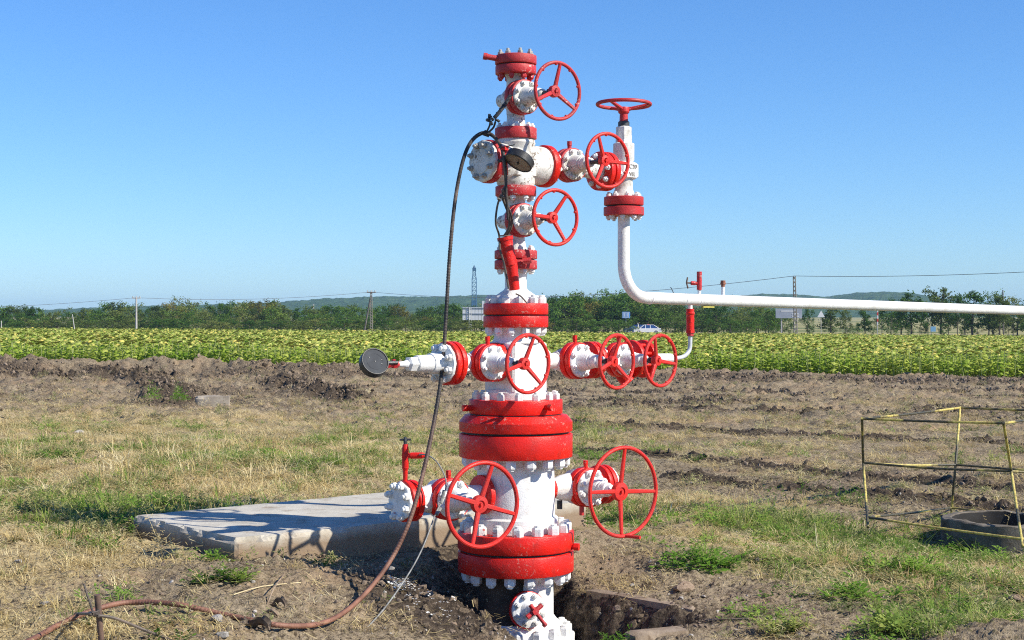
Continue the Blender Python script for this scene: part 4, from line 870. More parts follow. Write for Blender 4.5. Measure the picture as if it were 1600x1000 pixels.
mb = MB(); mb.tube([gp(365,925,.015), gp(410,912,.03), gp(470,906,.01)], .003, 6, smooth=3); tag(obj('stick', mb, plain('straw_stick', (.5,.4,.22), (.6,.5,.3), 20, .8)), 'long yellow straw stick lying across the bare dirt', 'stick')
mb = MB(); mb.tube([gp(1102,964,.01), gp(1170,962,.03)], .004, 6); tag(obj('stick', mb, M['brownstone']), 'dry stick lying right of the pit', 'stick')
# ------------------------------------------------------------------ scatter helper (instances on points)
def scatter(name, meshes, pos, rot, scl, idx, label):
    col_ = bpy.data.collections.new(name+'_source')
    for i, me in enumerate(meshes):
        o = bpy.data.objects.new('%s_piece_%02d' % (name, i), me); col_.objects.link(o)
    me = bpy.data.meshes.new(name); n = len(pos); me.vertices.add(n); me.vertices.foreach_set('co', np.asarray(pos, np.float32).ravel())
    a = me.attributes.new('rot', 'FLOAT_VECTOR', 'POINT'); a.data.foreach_set('vector', np.asarray(rot, np.float32).ravel())
    a = me.attributes.new('scl', 'FLOAT_VECTOR', 'POINT'); a.data.foreach_set('vector', np.asarray(scl, np.float32).ravel())
    a = me.attributes.new('idx', 'INT', 'POINT'); a.data.foreach_set('value', np.asarray(idx, np.int32))
    o = bpy.data.objects.new(name, me); SC.collection.objects.link(o)
    g = bpy.data.node_groups.new(name, 'GeometryNodeTree'); g.interface.new_socket('Geometry', in_out='INPUT', socket_type='NodeSocketGeometry'); g.interface.new_socket('Geometry', in_out='OUTPUT', socket_type='NodeSocketGeometry')
    gi = g.nodes.new('NodeGroupInput'); go = g.nodes.new('NodeGroupOutput'); ci = g.nodes.new('GeometryNodeCollectionInfo'); ci.inputs['Collection'].default_value = col_
    ci.inputs['Separate Children'].default_value = True; ci.inputs['Reset Children'].default_value = True
    ip = g.nodes.new('GeometryNodeInstanceOnPoints'); ip.inputs['Pick Instance'].default_value = True
    for an, ty, sk in (('rot','FLOAT_VECTOR','Rotation'), ('scl','FLOAT_VECTOR','Scale'), ('idx','INT','Instance Index')):
        na = g.nodes.new('GeometryNodeInputNamedAttribute'); na.data_type = ty; na.inputs['Name'].default_value = an
        g.links.new(na.outputs['Attribute'], ip.inputs[sk])
    g.links.new(gi.outputs[0], ip.inputs['Points']); g.links.new(ci.outputs[0], ip.inputs['Instance']); g.links.new(ip.outputs[0], go.inputs[0])
    md = o.modifiers.new('scatter', 'NODES'); md.node_group = g; tag(o, kind='stuff', label=label); return o
def leafmesh(name, vs, fs, lv, mats, mi=None):
    me = bpy.data.meshes.new(name); me.from_pydata([tuple(v) for v in vs], [], fs)
    for m in (mats if isinstance(mats, (list, tuple)) else [mats]): me.materials.append(m)
    if mi: me.polygons.foreach_set('material_index', mi)
    a = me.attributes.new('lv', 'FLOAT', 'POINT'); a.data.foreach_set('value', np.asarray(lv, np.float32)); me.update(); return me
SLABM = lambda x, y: slab_in(x, y, -.02)
def pts_in(n, y0, y1, um, seed, power=1.0):
    r = np.random.default_rng(seed); 
    y = (r.random(n)*(y1**(2-power)-y0**(2-power))+y0**(2-power))**(1/(2-power)); x = (r.random(n)*2-1)*um*y; return x, y, r
# ------------------------------------------------------------------ grasses
M['straw'] = leafy('dry_straw', [(.05, (.34,.24,.10)), (.4, (.58,.45,.20)), (.7, (.72,.59,.31)), (1, (.78,.70,.46))], .30, .7, .12, 1.3, .5)
M['grass'] = leafy('green_grass', [(.05, (.09,.17,.025)), (.4, (.20,.30,.055)), (.7, (.36,.41,.10)), (1, (.54,.50,.20))], .40, .65, .12, 1.3, .4)
M['olive'] = leafy('grey_green_weed', [(.05, (.11,.14,.045)), (.4, (.25,.27,.10)), (.7, (.41,.39,.17)), (1, (.56,.50,.27))], .35, .7, .1, 1.6, .4)
M['weed'] = leafy('fresh_green_weed', [(.05, (.08,.17,.022)), (.5, (.18,.34,.045)), (.95, (.34,.48,.09))], .5, .6, .1, 0, .5)
def tuft(seed, n, h, spread, w_, m_, lean=.5, dry=.0):
    r = random.Random(seed); vs = []; fs = []; lv = []
    for i in range(n):
        a = r.uniform(0, 6.283); d = spread*math.sqrt(r.random()); b0 = Vector((d*math.cos(a), d*math.sin(a), -.01)); hh = h*r.uniform(.45, 1.15); a2 = a+r.gauss(0, .9); L = lean*r.uniform(.2, 1.3)
        dr = Vector((math.cos(a2), math.sin(a2), 0)); sd_ = Vector((-dr.y, dr.x, 0))*(w_*r.uniform(.7,1.3)); q = r.random(); k = len(vs)
        for t_, ww in ((0,1),(.5,.8),(1,.12)):
            c_ = b0+dr*(hh*L*t_*t_)+Vector((0,0,hh*(t_-.28*L*t_*t_))); vs += [c_-sd_*ww, c_+sd_*ww]; lv += [q, q]
        fs += [(k,k+1,k+3,k+2),(k+2,k+3,k+5,k+4)]
    return leafmesh('grass_tuft', vs, fs, lv, m_)
def litter(seed, n, L, spread, w_, m_):
    """broken stalks lying on the ground"""
    r = random.Random(seed); vs = []; fs = []; lv = []
    for i in range(n):
        c_ = Vector((r.gauss(0, spread), r.gauss(0, spread), r.uniform(.0, .03))); a = r.uniform(0, 6.283); dr = Vector((math.cos(a), math.sin(a), r.gauss(0,.18)))*L*r.uniform(.4,1.2); s_ = Vector((-dr.y, dr.x, 0)).normalized()*w_; k = len(vs)
        vs += [c_-s_, c_+s_, c_+dr+s_, c_+dr-s_]; q = r.random(); lv += [q]*4; fs.append((k,k+1,k+2,k+3))
    return leafmesh('straw_litter', vs, fs, lv, m_)
def forb(seed, stems, h, m_, leaf=.03, spread=.05, nl=9):
    r = random.Random(seed); vs = []; fs = []; lv = []
    for s_ in range(stems):
        a = r.uniform(0, 6.283); b0 = Vector((r.gauss(0,spread*1.25), r.gauss(0,spread*.85)+.5*spread*math.sin(s_*1.3), -.01)); hh = h*(.25+.95*r.random()**1.6); le = r.uniform(.1,.7); dr = Vector((math.cos(a)*le, math.sin(a)*le, 1)); w_ = .0022; k = len(vs); q = r.random()
        sd_ = Vector((-math.sin(a), math.cos(a), 0))*w_; vs += [b0-sd_, b0+sd_, b0+dr*hh+sd_*.3, b0+dr*hh-sd_*.3]; lv += [q]*4; fs.append((k,k+1,k+2,k+3))
        for i in range(nl):
            t_ = .2+.8*(i+r.random()*.6)/nl; p = b0+dr*hh*t_; a3 = r.uniform(0, 6.283); ll = leaf*(1.25-.6*t_)*r.uniform(.7,1.3); d3 = Vector((math.cos(a3), math.sin(a3), r.uniform(-.1,.8))).normalized(); s3 = d3.cross(Vector((0,0,1))).normalized()
            for j in range(3):
                p2 = p+d3*ll*(.25+.35*j); d4 = (d3+s3*r.choice((-1,1))*r.uniform(.2,1.0)).normalized(); s4 = d4.cross(Vector((r.gauss(0,.3),r.gauss(0,.3),1))).normalized()*ll*.16; k = len(vs); q = r.random()
                vs += [p2, p2+d4*ll*.3+s4, p2+d4*ll*.62, p2+d4*ll*.3-s4]; lv += [q]*4; fs.append((k,k+1,k+2,k+3))
    return leafmesh('weed', vs, fs, lv, m_)
TUF = [tuft(i, 20, .10, .07, .0024, M['straw'], 1.6) for i in range(4)]+[tuft(10+i, 18, .08, .06, .0028, M['grass'], 1.1) for i in range(4)]+[tuft(20+i, 24, .16, .09, .0028, M['straw'], 1.3) for i in range(3)]+[tuft(30+i, 26, .18, .09, .0034, M['grass'], .9) for i in range(3)]
TUF += [litter(40+i, 26, .09, .09, .0020, M['straw']) for i in range(4)]+[forb(50+i, 5, .10, M['olive'], .035) for i in range(4)]+[forb(60+i, 5, .09, M['weed'], .035) for i in range(3)]
def free(x, y, m_=.0):
    ok = ~SLABM(x, y) & (pit_sd(x, y) > .03+m_) & (np.hypot(x-3.93, y-12.35) > .54) & ((np.abs(x-3.8) > .8) | (y < 11.0) | (y > 12.4) | (vn(x*9, y*9, 8) > .7))
    return ok
def place(name, n, y0, y1, seed, kindf, label, power=1.0, smul=1.0, um=.40):
    x, y, r = pts_in(n, y0, y1, um, seed, power); s, g, d = cover(x, y); u = r.random(n); keep, idx, sc = kindf(x, y, s, g, d, r, u)
    keep &= free(x, y); x, y, idx, sc = x[keep], y[keep], idx[keep], sc[keep]*smul; z = H(x, y); m_ = len(x)
    rot = np.stack([r.normal(0,.12,m_), r.normal(0,.12,m_), r.random(m_)*6.283], -1); scl = np.stack([sc, sc, sc*(.8+.4*r.random(m_))], -1)
    print(name, m_); return scatter(name, TUF, np.stack([x, y, z], -1), rot, scl, idx, label)
def k_near(x, y, s, g, d, r, u):
    cl = fbm(x*2.3, y*2.3, 201, 3, .6); tall = np.exp(-(((x+3.0)/2.6)**2+((y-15.3)/3.)**2))
    ks = s**1.3*np.clip((cl-.30)*3.2, 0, 1); idx = r.integers(0, 4, len(x)); t_ = r.random(len(x)); idx = np.where(t_ < tall*.20+.02, r.integers(8, 11, len(x)), idx); idx = np.where((t_ > .50), r.integers(14, 18, len(x)), idx)
    return u < ks*.85, idx, .50+.6*r.random(len(x))+.25*tall
def k_green(x, y, s, g, d, r, u):
    cl = fbm(x*1.9+5, y*1.9, 211, 3, .6); ks = np.clip(g**1.1*1.15, 0, 1)*np.clip((cl-.34)*3.6, 0, 1); t_ = r.random(len(x)); idx = r.integers(4, 8, len(x)); idx = np.where(t_ > .38, r.integers(18, 22, len(x)), idx); idx = np.where(t_ > .70, r.integers(22, 25, len(x)), idx); idx = np.where(t_ < .13, r.integers(11, 14, len(x)), idx)
    return u < ks, idx, .55+.6*r.random(len(x))
place('dry_grass', 26000, 5.6, 20, 1, k_near, 'dry yellow grass and straw around the wellhead', .6)
place('green_weeds', 30000, 5.6, 20, 2, k_green, 'low green and grey weeds around the wellhead', .6)
place('far_dry_grass', 40000, 20, 43, 3, k_near, 'dry stubble between the wellhead and the field', .5, 1.15)
place('far_green_weeds', 26000, 20, 43, 4, k_green, 'green weed patches between the wellhead and the field', .5, 1.15)
def k_litter(x, y, s, g, d, r, u):
    cl = fbm(x*1.4, y*1.4, 221, 4, .6); ks = np.clip((cl-.38)*3, .05, 1)*(1-d*.8)*np.where(y < 9.5, .5, 1)*(1-.75*sst(27, 35, y))
    t_ = r.random(len(x)); idx = r.integers(14, 18, len(x)); idx = np.where(t_ > .72, r.integers(0, 4, len(x)), idx); idx = np.where(t_ > .90, r.integers(18, 22, len(x)), idx); return u < ks, idx, (.45+.5*r.random(len(x)))*(1+.02*(y-8))
place('straw_litter', 52000, 5.8, 43, 7, k_litter, 'broken straw scattered over the earth', .75)
# clods and gravel
GR = [stone_mesh(100+i, .7, 1) for i in range(6)]
clodm = plain('earth_clod', (.07,.05,.033), (.25,.185,.12), 9, .95, 0, .6, .01); palem = plain('pale_gravel', (.30,.26,.22), (.52,.48,.43), 9, .9)
tanm = plain('dry_clod', (.17,.125,.09), (.33,.25,.18), 9, .95, 0, .6, .01)
for i, me in enumerate(GR): me.materials.append((clodm, clodm, tanm, tanm, palem, tanm)[i])
def stones_sc(name, n, y0, y1, seed, fn, label, um=.40, power=.8):
    x, y, r = pts_in(n, y0, y1, um, seed, power); s, g, d = cover(x, y); keep, idx, sc = fn(x, y, s, g, d, r); keep &= free(x, y, -.12) & ~SLABM(x, y)
    x, y, idx, sc = x[keep], y[keep], idx[keep], sc[keep]; z = H(x, y); m_ = len(x); print(name, m_)
    scatter(name, GR, np.stack([x, y, z], -1), r.random((m_, 3))*6.28, np.stack([sc, sc*(.7+.5*r.random(m_)), sc*(.6+.4*r.random(m_))], -1), idx, label)
def f_gravel(x, y, s, g, d, r):
    b = np.clip(1-s-g*.8, 0, 1); n_ = len(x); sz = .006+.026*r.random(n_)**4; cl = np.clip((fbm(x*1.6, y*1.6, 301, 3)-.35)*3, .05, 1); return r.random(n_) < b*cl, r.choice([2,3,3,4,5,0,1,0,5], n_), sz
def f_clod(x, y, s, g, d, r):
    n_ = len(x); return r.random(n_) < np.clip(d*1.3-.15+.10*sst(22, 32, y), 0, 1), r.choice([0,1,1,2,3,0], n_), (.02+.06*r.random(n_)**2.5)*(1+.035*(y-12).clip(0))
stones_sc('gravel', 60000, 5.6, 17, 5, f_gravel, 'small stones and crumbs of earth on the bare ground')
stones_sc('clods', 90000, 7, 46, 6, f_clod, 'dark clods of turned earth in the ruts and along the bank', power=.5)
# white ash flakes on the burnt patch left of the pit
q = gp(628, 914, 0); r = np.random.default_rng(5); n_ = 70; x = q.x+r.normal(0,.035,n_); y = q.y+r.normal(0,.07,n_); x2 = q.x+.13+r.normal(0,.08,30); y2 = q.y-.30+r.normal(0,.2,30); x = np.r_[x, x2]; y = np.r_[y, y2]; n_ = len(x)
fl_ = [litter(90+i, 3, .009, .008, .0035, plain('ash_white', (.55,.55,.53), (.72,.71,.68), 20, .9)) for i in range(3)]
scatter('ash_flakes', fl_, np.stack([x, y, H(x, y)+.004], -1), np.stack([r.normal(0,.3,n_), r.normal(0,.3,n_), r.random(n_)*6.28], -1), np.repeat((.7+r.random(n_))[:, None], 3, 1), r.integers(0, 3, n_), 'white ash flakes on the dark patch left of the pit')

# ------------------------------------------------------------------ single leafy weeds
weeds = [(508,882,30,'bright green leafy weed growing in the shade below the slab'),(335,872,26,'small green weed at the left corner of the slab'),(322,905,22,'green weed standing lower left of the slab corner'),(375,905,14,'tiny green weed on bare dirt under the slab corner'),
 (1282,782,70,'bushy bright green weed clump in the ploughed earth'),(1130,815,80,'wide green weed clump right of the large right handwheel'),(1190,842,30,'green weed at the edge of the yellow grass, right of centre'),(1090,885,46,'green weed clump beside the bare path right of the wellhead'),
 (1180,965,50,'ferny weed growing on the bank above the bottom edge, right of the pit'),(1225,985,50,'ferny weed right beside the bank weed near the bottom edge'),(1330,930,60,'tall ferny weed among grass at lower right'),(1420,890,44,'green weed below the yellow cage'),(1375,845,44,'dark green weed clump at the foot of the cage corner post'),
 (1500,860,44,'weed with a stalk growing in front of the concrete ring'),(1560,875,36,'thin weed at the right of the concrete ring'),(1400,985,60,'leafy weed clump at the bottom edge, right part'),(965,1000,22,'little green sprout in the pit right of the wellhead'),(893,840,26,'green grass clump behind the lock screw of the bottom flange'),
 (1562,715,26,'upright green weed beyond the cage'),(255,622,40,'low green patch of weed on the far bank at left'),(590,592,20,'dark leafy weed on the bank below the black gauge'),(60,800,46,'grey weed clump in the shadow at the left edge')]
for i, (x, y, wpx, lab) in enumerate(weeds):
    q = gp(x, y, 0); wd = wpx*q.y/F
    me = forb(300+i, int(7+wpx*.3 if wpx < 40 else 26), max(.08, wd*(.55+.3*((i*7) % 5)/5)), M['weed'] if ('grey' not in lab and i % 3) else M['grass'] if 'grey' not in lab else M['olive'], (.05 if wpx > 30 else .038)*(.8+.15*(i % 4)), wd*(.36+.08*(i % 3)), 7+i % 4)
    o = inst('leafy_weed', me, q); tag(o, lab, 'weed')
# dry seed stalks
for i, (x, y, h_, lab) in enumerate([(452,850,0,''),(258,870,.30,'tall dry weed stalk with seed heads left of the slab'),(232,860,.24,'bent dry weed stalk beside the tall one left of the slab'),(1465,870,.24,'thin dry stalk left of the concrete ring'),(1556,850,.3,'leaning dry stalk in front of the concrete ring'),(1244,640,0,'')]):
    if not h_: continue
    q = gp(x, y, 0); o = inst('dry_stalk', forb(500+i, 3, h_, M['straw'], .03, .01, 12), q); tag(o, lab, 'stalk')

# ------------------------------------------------------------------ sunflowers
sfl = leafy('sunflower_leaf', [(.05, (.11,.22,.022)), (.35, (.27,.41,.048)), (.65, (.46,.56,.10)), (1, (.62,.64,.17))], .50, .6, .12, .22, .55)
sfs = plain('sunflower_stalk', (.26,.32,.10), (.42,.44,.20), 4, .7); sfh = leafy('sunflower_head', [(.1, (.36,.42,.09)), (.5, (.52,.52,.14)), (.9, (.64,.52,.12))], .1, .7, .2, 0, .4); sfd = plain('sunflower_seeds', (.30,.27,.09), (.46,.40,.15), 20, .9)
def sunflower(seed):
    r = random.Random(seed); vs = []; fs = []; lv = []; mi = []; h = .78*r.uniform(.9,1.1); lean = Vector((r.gauss(0,.04), r.gauss(0,.04), 1))
    k = 0
    for j in range(3):
        for i in range(4): a = i*1.5708; p = lean*(h*j/2); vs.append(p+Vector((math.cos(a), math.sin(a), 0))*(.013-.003*j)); lv.append(.5)
    for j in range(2):
        for i in range(4): fs.append((j*4+i, j*4+(i+1) % 4, j*4+4+(i+1) % 4, j*4+4+i)); mi.append(1)
    nl = 18
    for i in range(nl):
        t_ = .14+.84*i/(nl-1); p = lean*(h*t_); a = i*2.4+r.gauss(0,.3); up = r.uniform(-.1,.5) if t_ < .8 else r.uniform(.0,.6); d = Vector((math.cos(a), math.sin(a), up)).normalized(); s_ = d.cross(Vector((0,0,1))).normalized(); L = .165*(1.15-.45*abs(t_-.5)*2)*r.uniform(.8,1.2)
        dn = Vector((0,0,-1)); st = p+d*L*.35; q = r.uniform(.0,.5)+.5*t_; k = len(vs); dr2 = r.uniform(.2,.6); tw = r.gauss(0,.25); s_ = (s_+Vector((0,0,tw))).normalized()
        vs += [st, st+d*L*.35+s_*L*.42+dn*L*.10, st+d*L*.42+dn*L*.02, st+d*L*.35-s_*L*.42+dn*L*.10, st+d*L*.95+dn*L*dr2, p+s_*.004, p-s_*.004]
        lv += [q]*7; fs += [(k,k+1,k+2),(k,k+2,k+3),(k+1,k+4,k+2),(k+2,k+4,k+3),(k+5,k,k+6)]; mi += [0,0,0,0,1]
    a = -.5+r.gauss(0,.8); d = Vector((math.cos(a), math.sin(a), -2.0)).normalized(); top = lean*h; c_ = top+Vector((d.x*.06, d.y*.06, -.005)); u = d.cross(Vector((0,0,1))).normalized(); v = d.cross(u); rr = .070*r.uniform(.8,1.2); k = len(vs)
    for i in range(9): t_ = i*6.283/9; vs.append(c_+(u*math.cos(t_)+v*math.sin(t_))*rr*(1+r.uniform(-.1,.2))); lv.append(.5)
    vs.append(c_-d*.035); lv.append(.9); vs.append(c_+d*.006); lv.append(.1)
    for i in range(9): j = (i+1) % 9; fs += [(k+j,k+i,k+9),(k+i,k+j,k+10)]; mi += [2,3]
    k = len(vs); vs += [top+u*.01, top-u*.01, c_-d*.03-u*.01, c_-d*.03+u*.01]; lv += [.5]*4; fs.append((k,k+1,k+2,k+3)); mi.append(1)
    for i in range(6):
        a = i*1.05+r.random(); dd = (u*math.cos(a)+v*math.sin(a)); k = len(vs); p = c_-d*.01; vs += [p+dd*rr*.9, p+dd*rr*1.35-d*.02+v*.02, p+dd*rr*1.7-d*.015]; lv += [.8]*3; fs.append((k,k+1,k+2)); mi.append(0)
    return leafmesh('sunflower', vs, fs, lv, [sfl, sfs, sfh, sfd], mi)
SF = [sunflower(i) for i in range(14)]
def field_near(x): return 46.3+(vn(x*.3, x*0, 401)-.5)*1.8-np.clip(x, -20, 20)*.02
rows = []; sp = .36; ww = .75
yy = 45.0
r = np.random.default_rng(77)
for j in range(300):
    y0_ = 45.0+j*.39; 
    if y0_ > 124: break
    half = y0_*.36+14; xs = np.arange(-half, half, .31 if y0_ < 70 else .36); xs = xs+r.normal(0,.06,len(xs)); ys = np.full(len(xs), y0_)+r.normal(0,.08,len(xs)); rows.append(np.stack([xs, ys], -1))
p = np.concatenate(rows); p = p[p[:,1] > field_near(p[:,0])]
gap = fbm(p[:,0]*.25, p[:,1]*.25, 402, 3); keep = r.random(len(p)) > np.clip((gap-.66)*4, 0, .8)*.6; p = p[keep]
order = np.argsort(p[:,1]-field_near(p[:,0])+np.where(np.abs(p[:,0]) > p[:,1]*.335, 50, 0)); front = p[order[:300]]; rest = p[order[300:]]
zf = H(front[:,0], front[:,1])
for i, (x, y) in enumerate(front):
    o = bpy.data.objects.new('sunflower', SF[i % 14]); SC.collection.objects.link(o); o.location = (x, y, zf[i]); s_ = random.uniform(.82,1.1)*1.03; o.scale = (s_*1.1, s_*1.1, s_); o.rotation_euler = (random.gauss(0,.08), random.gauss(0,.08), random.gauss(.0,1.1))
    tag(o, 'drooping sunflower plant at the near edge of the field', 'sunflower', 'sunflowers along the near edge of the field')
n_ = len(rest); s_ = (.88+.26*r.random(n_))*(1+.10*(fbm(rest[:,0]*.3, rest[:,1]*.3, 403, 3)-.5)); print('sunflowers', n_)
scatter('sunflower_field', SF, np.stack([rest[:,0], rest[:,1], H(rest[:,0], rest[:,1])], -1), np.stack([r.normal(0,.07,n_), r.normal(0,.07,n_), r.normal(0,1.1,n_)], -1), np.stack([s_*1.15, s_*1.15, s_], -1), r.integers(0, 14, n_), 'wide field of drooping green sunflowers')
# ------------------------------------------------------------------ trees beyond the field
bark_m = plain('tree_bark', (.05,.042,.03), (.11,.095,.07), 3, .9)
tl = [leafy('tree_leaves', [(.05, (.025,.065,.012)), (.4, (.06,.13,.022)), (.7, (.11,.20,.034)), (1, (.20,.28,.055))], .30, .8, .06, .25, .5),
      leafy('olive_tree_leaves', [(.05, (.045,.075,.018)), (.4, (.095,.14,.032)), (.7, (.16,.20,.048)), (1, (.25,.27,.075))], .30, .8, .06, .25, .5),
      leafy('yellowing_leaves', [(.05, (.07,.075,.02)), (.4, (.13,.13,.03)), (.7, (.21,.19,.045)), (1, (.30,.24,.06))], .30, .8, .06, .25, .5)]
def tree_meshes(seed, shape, m_, leafn=1700):
    """unit tree one metre high; returns trunk and crown meshes"""
    r = random.Random(seed); mb = MB(); tips = []
    th = {'round':.25,'slim':.22,'bush':.10,'pine':.15}[shape]; rad = {'round':.44,'slim':.24,'bush':.58,'pine':.26}[shape]
    top = Vector((r.gauss(0,.03), r.gauss(0,.03), .92)); mb.tube([Vector((0,0,-.03)), Vector((r.gauss(0,.01),0,th)), top*.65, top], [.022,.017,.010,.003], 6, smooth=3)
    for i in range(11):
        a = i*2.4+r.random(); z = th*.9+(.85-th)*i/11; L = rad*(1-.5*((z-.45)/.5)**2 if shape != 'pine' else 1.15*(1-z))*r.uniform(.6,1.05)
        e = Vector((math.cos(a)*L, math.sin(a)*L, z+L*r.uniform(.15,.6))); b0 = Vector((0,0,z)); mb.tube([b0, (b0+e)/2+Vector((0,0,-.02)), e], [.008,.005,.002], 4); tips += [e, (b0*.4+e*.6)]
    tips += [top, top*.9]
    trunk = mb.mesh('trunk', bark_m)
    cl = []
    for q in tips: 
        for _ in range(2): cl.append((q+Vector((r.gauss(0,.045), r.gauss(0,.045), r.gauss(0,.04))), r.uniform(.07,.15)*(1.1 if shape != 'slim' else .8)))
    vs = []; fs = []; lv = []; rn = np.random.default_rng(seed)
    for i in range(leafn):
        c_, cr_ = cl[r.randrange(len(cl))]; d = Vector((r.gauss(0,1), r.gauss(0,1), r.gauss(0,.8))); d = d.normalized()*(r.random()**.45); p = c_+d*cr_
        if p.z < th*.35: continue
        n_ = Vector((r.gauss(0,1), r.gauss(0,1), r.gauss(.4,1))).normalized(); u = n_.orthogonal().normalized(); v = n_.cross(u); s_ = r.uniform(.016,.034); k = len(vs)
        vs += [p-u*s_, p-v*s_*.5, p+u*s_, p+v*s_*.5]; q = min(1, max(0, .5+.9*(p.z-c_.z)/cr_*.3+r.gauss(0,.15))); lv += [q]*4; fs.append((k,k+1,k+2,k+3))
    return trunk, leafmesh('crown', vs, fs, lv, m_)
TM = {}
for sh in ('round','slim','bush','pine'):
    TM[sh] = [[tree_meshes(1000+37*i+hash_, sh, tl[0 if i < 3 else 1], 1900 if sh != 'pine' else 1300) for i in range(5)] for hash_ in (len(sh),)][0]
TY = [tree_meshes(77, 'bush', tl[2], 1900), tree_meshes(78, 'round', tl[2], 1900)]
LN = {'round':'round crowned','slim':'slender young','bush':'bushy low','pine':'pointed dark'}
def tree(x, ytop, d, shape, wid=1.0, yel=False, lab=None, idx=None):
    X = (x-800)*d/F; g_ = gz(X, d); top = 1.5-(ytop-498)*d/F; h = (top-g_)*1.13; k = random.randrange(5) if idx is None else idx
    tm, cmh = random.choice(TY) if yel else TM[shape][k]
    root = bpy.data.objects.new('tree', None); SC.collection.objects.link(root); root.location = (X, d, g_); s_ = h; w_ = s_*wid; root.scale = (w_, w_, s_); root.rotation_euler[2] = random.uniform(0, 6.28)
    for nm, me in (('trunk', tm), ('crown', cmh)):
        o = bpy.data.objects.new(nm, me); SC.collection.objects.link(o); o.parent = root
    tag(root, lab or ('%s %s tree in the tree belt beyond the field' % (LN[shape], 'yellowing' if yel else ('dark green' if k < 3 else 'olive green'))), 'tree', 'trees of the belt beyond the sunflower field')
prof = [(-520,480),(-120,478),(0,478),(40,480),(70,487),(110,485),(150,486),(165,474),(195,476),(230,484),(262,473),(300,476),(335,484),(365,474),(400,471),(432,472),(455,484),(500,481),(530,475),(560,482),(600,476),(650,486),(700,475),(760,484),(820,480),(868,466),(900,461),(930,470),(965,463),(1000,466),(1040,471),(1075,482),(1110,476),(1145,482),(1185,474),(1220,480)]
pxs = np.array([a for a, _ in prof]); pys = np.array([b for _, b in prof])
random.seed(21)
x = -250.
while x < 1225:
    yt = float(np.interp(x, pxs, pys))+random.gauss(-.5,2.6); sh = random.choice(['round','round','bush','slim','round']); yel = (395 < x < 425) or (612 < x < 645 and random.random() < .35) or random.random() < .02
    tree(x, yt, random.uniform(255,285), sh, {'round':.95,'bush':.95,'slim':1.35}[sh], yel); x += random.uniform(9.5,15)
x = -250.
while x < 1240:                                   # lower scrub before and between them
    yt = float(np.interp(x, pxs, pys)); tree(x, yt+random.uniform(7,16), random.uniform(250,256), random.choice(['bush','round']), random.uniform(1.2,1.8), random.random() < .06, 'low scrubby tree at the foot of the tree belt'); x += random.uniform(18,27)
for x, y, d, sh, w_, k in [(862,468,262,'round',1,0),(897,460,255,'pine',1.6,1),(930,472,262,'slim',1.3,3),(962,462,255,'round',1.1,0),(993,465,258,'slim',1.5,4),(1013,472,250,'round',.9,1),(1118,478,250,'round',1,0),(1142,486,248,'bush',.9,4)]: tree(x, y, d, sh, w_, idx=k)
random.seed(5)
x = -250.
while x < 1170:
    if not 980 < x < 1030: tree(x, random.uniform(496,503), random.uniform(228,234), 'bush', random.uniform(2.0,3.0), random.random() < .05, 'low scrubby bush at the foot of the tree belt')
    x += random.uniform(17,26)
# spaced trees on the right, trunks showing
RT = [(1183,480,.9),(1207,478,.9),(1262,479,.85),(1298,476,1),(1322,480,.8),(1352,478,.8),(1392,466,1.05),(1424,458,.95),(1450,468,.95),(1471,447,.85),(1496,458,.8),(1520,453,.95),(1545,456,.9),(1562,460,.8),(1583,462,.85),(1607,470,.9),(1636,462,.9),(1408,482,1.2),(1508,478,1.2),(1552,480,1.3),(1482,480,1.2),(1590,482,1.3),(1378,484,1.1)]
for i, (x, y, w_) in enumerate(RT): tree(x, y+4, random.uniform(225,246), ['round','slim'][i % 2], w_*[.8,1.35][i % 2], idx=i % 5, lab='%s tree with a bare trunk in the open row at right' % ('leafy' if i % 2 else 'rounded'))
for i in range(16): x = 1215+i*26+random.uniform(-6,6); tree(x, random.uniform(503,510), random.uniform(232,252), 'bush', 1.2, idx=i % 5, lab='low bush under the open row of trees at right')
# scrub and reeds at the road edge
# ------------------------------------------------------------------ poles, wires
conc = plain('pole_concrete', (.34,.33,.30), (.50,.48,.45), 2, .85); dkw = plain('pole_dark', (.10,.09,.08), (.20,.18,.16), 2, .85); alu = plain('conductor', (.16,.17,.18), (.22,.23,.24), 2, .5)
def gxy(x, d): X = (x-800)*d/F; return Vector((X, d, gz(X, d)))
def pole(x, ytop, d, w_, lab, kind='plain', lean=0):
    b0 = gxy(x, d); top = P(x+lean, ytop, d); root = empty('utility_pole', b0, lab, 'pole')
    cm_l = plain('old_pole_concrete', (.13,.12,.10), (.24,.22,.19), 2, .85)
    if kind == 'lattice':
        mb = MB(); n_ = 16
        for s_ in (-1, 1): mb.tube([b0+Vector((s_*w_*.62,0,-.2)), top+Vector((s_*w_*.34,0,0))], w_*.20, 4)
        for i in range(n_):
            t_ = (i+.5)/n_; q = b0.lerp(top, t_); hw = w_*(.62*(1-t_)+.34*t_); mb.box(q, (hw*2, w_*.35, (top-b0).length/n_*.42))
        obj('shaft', mb, cm_l, root)
    else:
        mb = MB(); mb.tube([b0-Z*.2, top], [w_*.6, w_*.42], 10); obj('shaft', mb, conc if kind != 'dark' else dkw, root)
    if kind in ('plain', 'lattice') and w_ > .235:
        mb = MB(); L = w_*2.2; mb.box(top-Z*.05, (L*2, .14, .14)); obj('crossarm', mb, conc if kind == 'plain' else dkw, root)
        for s_ in (-1, 0, 1):
            mb = MB(); mb.cyl(top+Vector((s_*L*.85,0,.02)), top+Vector((s_*L*.85,0,.22)), .07, .05, 8); obj('insulator', mb, conc, root)
    return top
p1 = pole(213, 461, 200, .24, 'concrete pole with a short crossarm above the left field'); p2 = pole(580, 452, 200, .26, 'ladder patterned concrete pole with a crossarm, left of the black gauge', 'lattice')
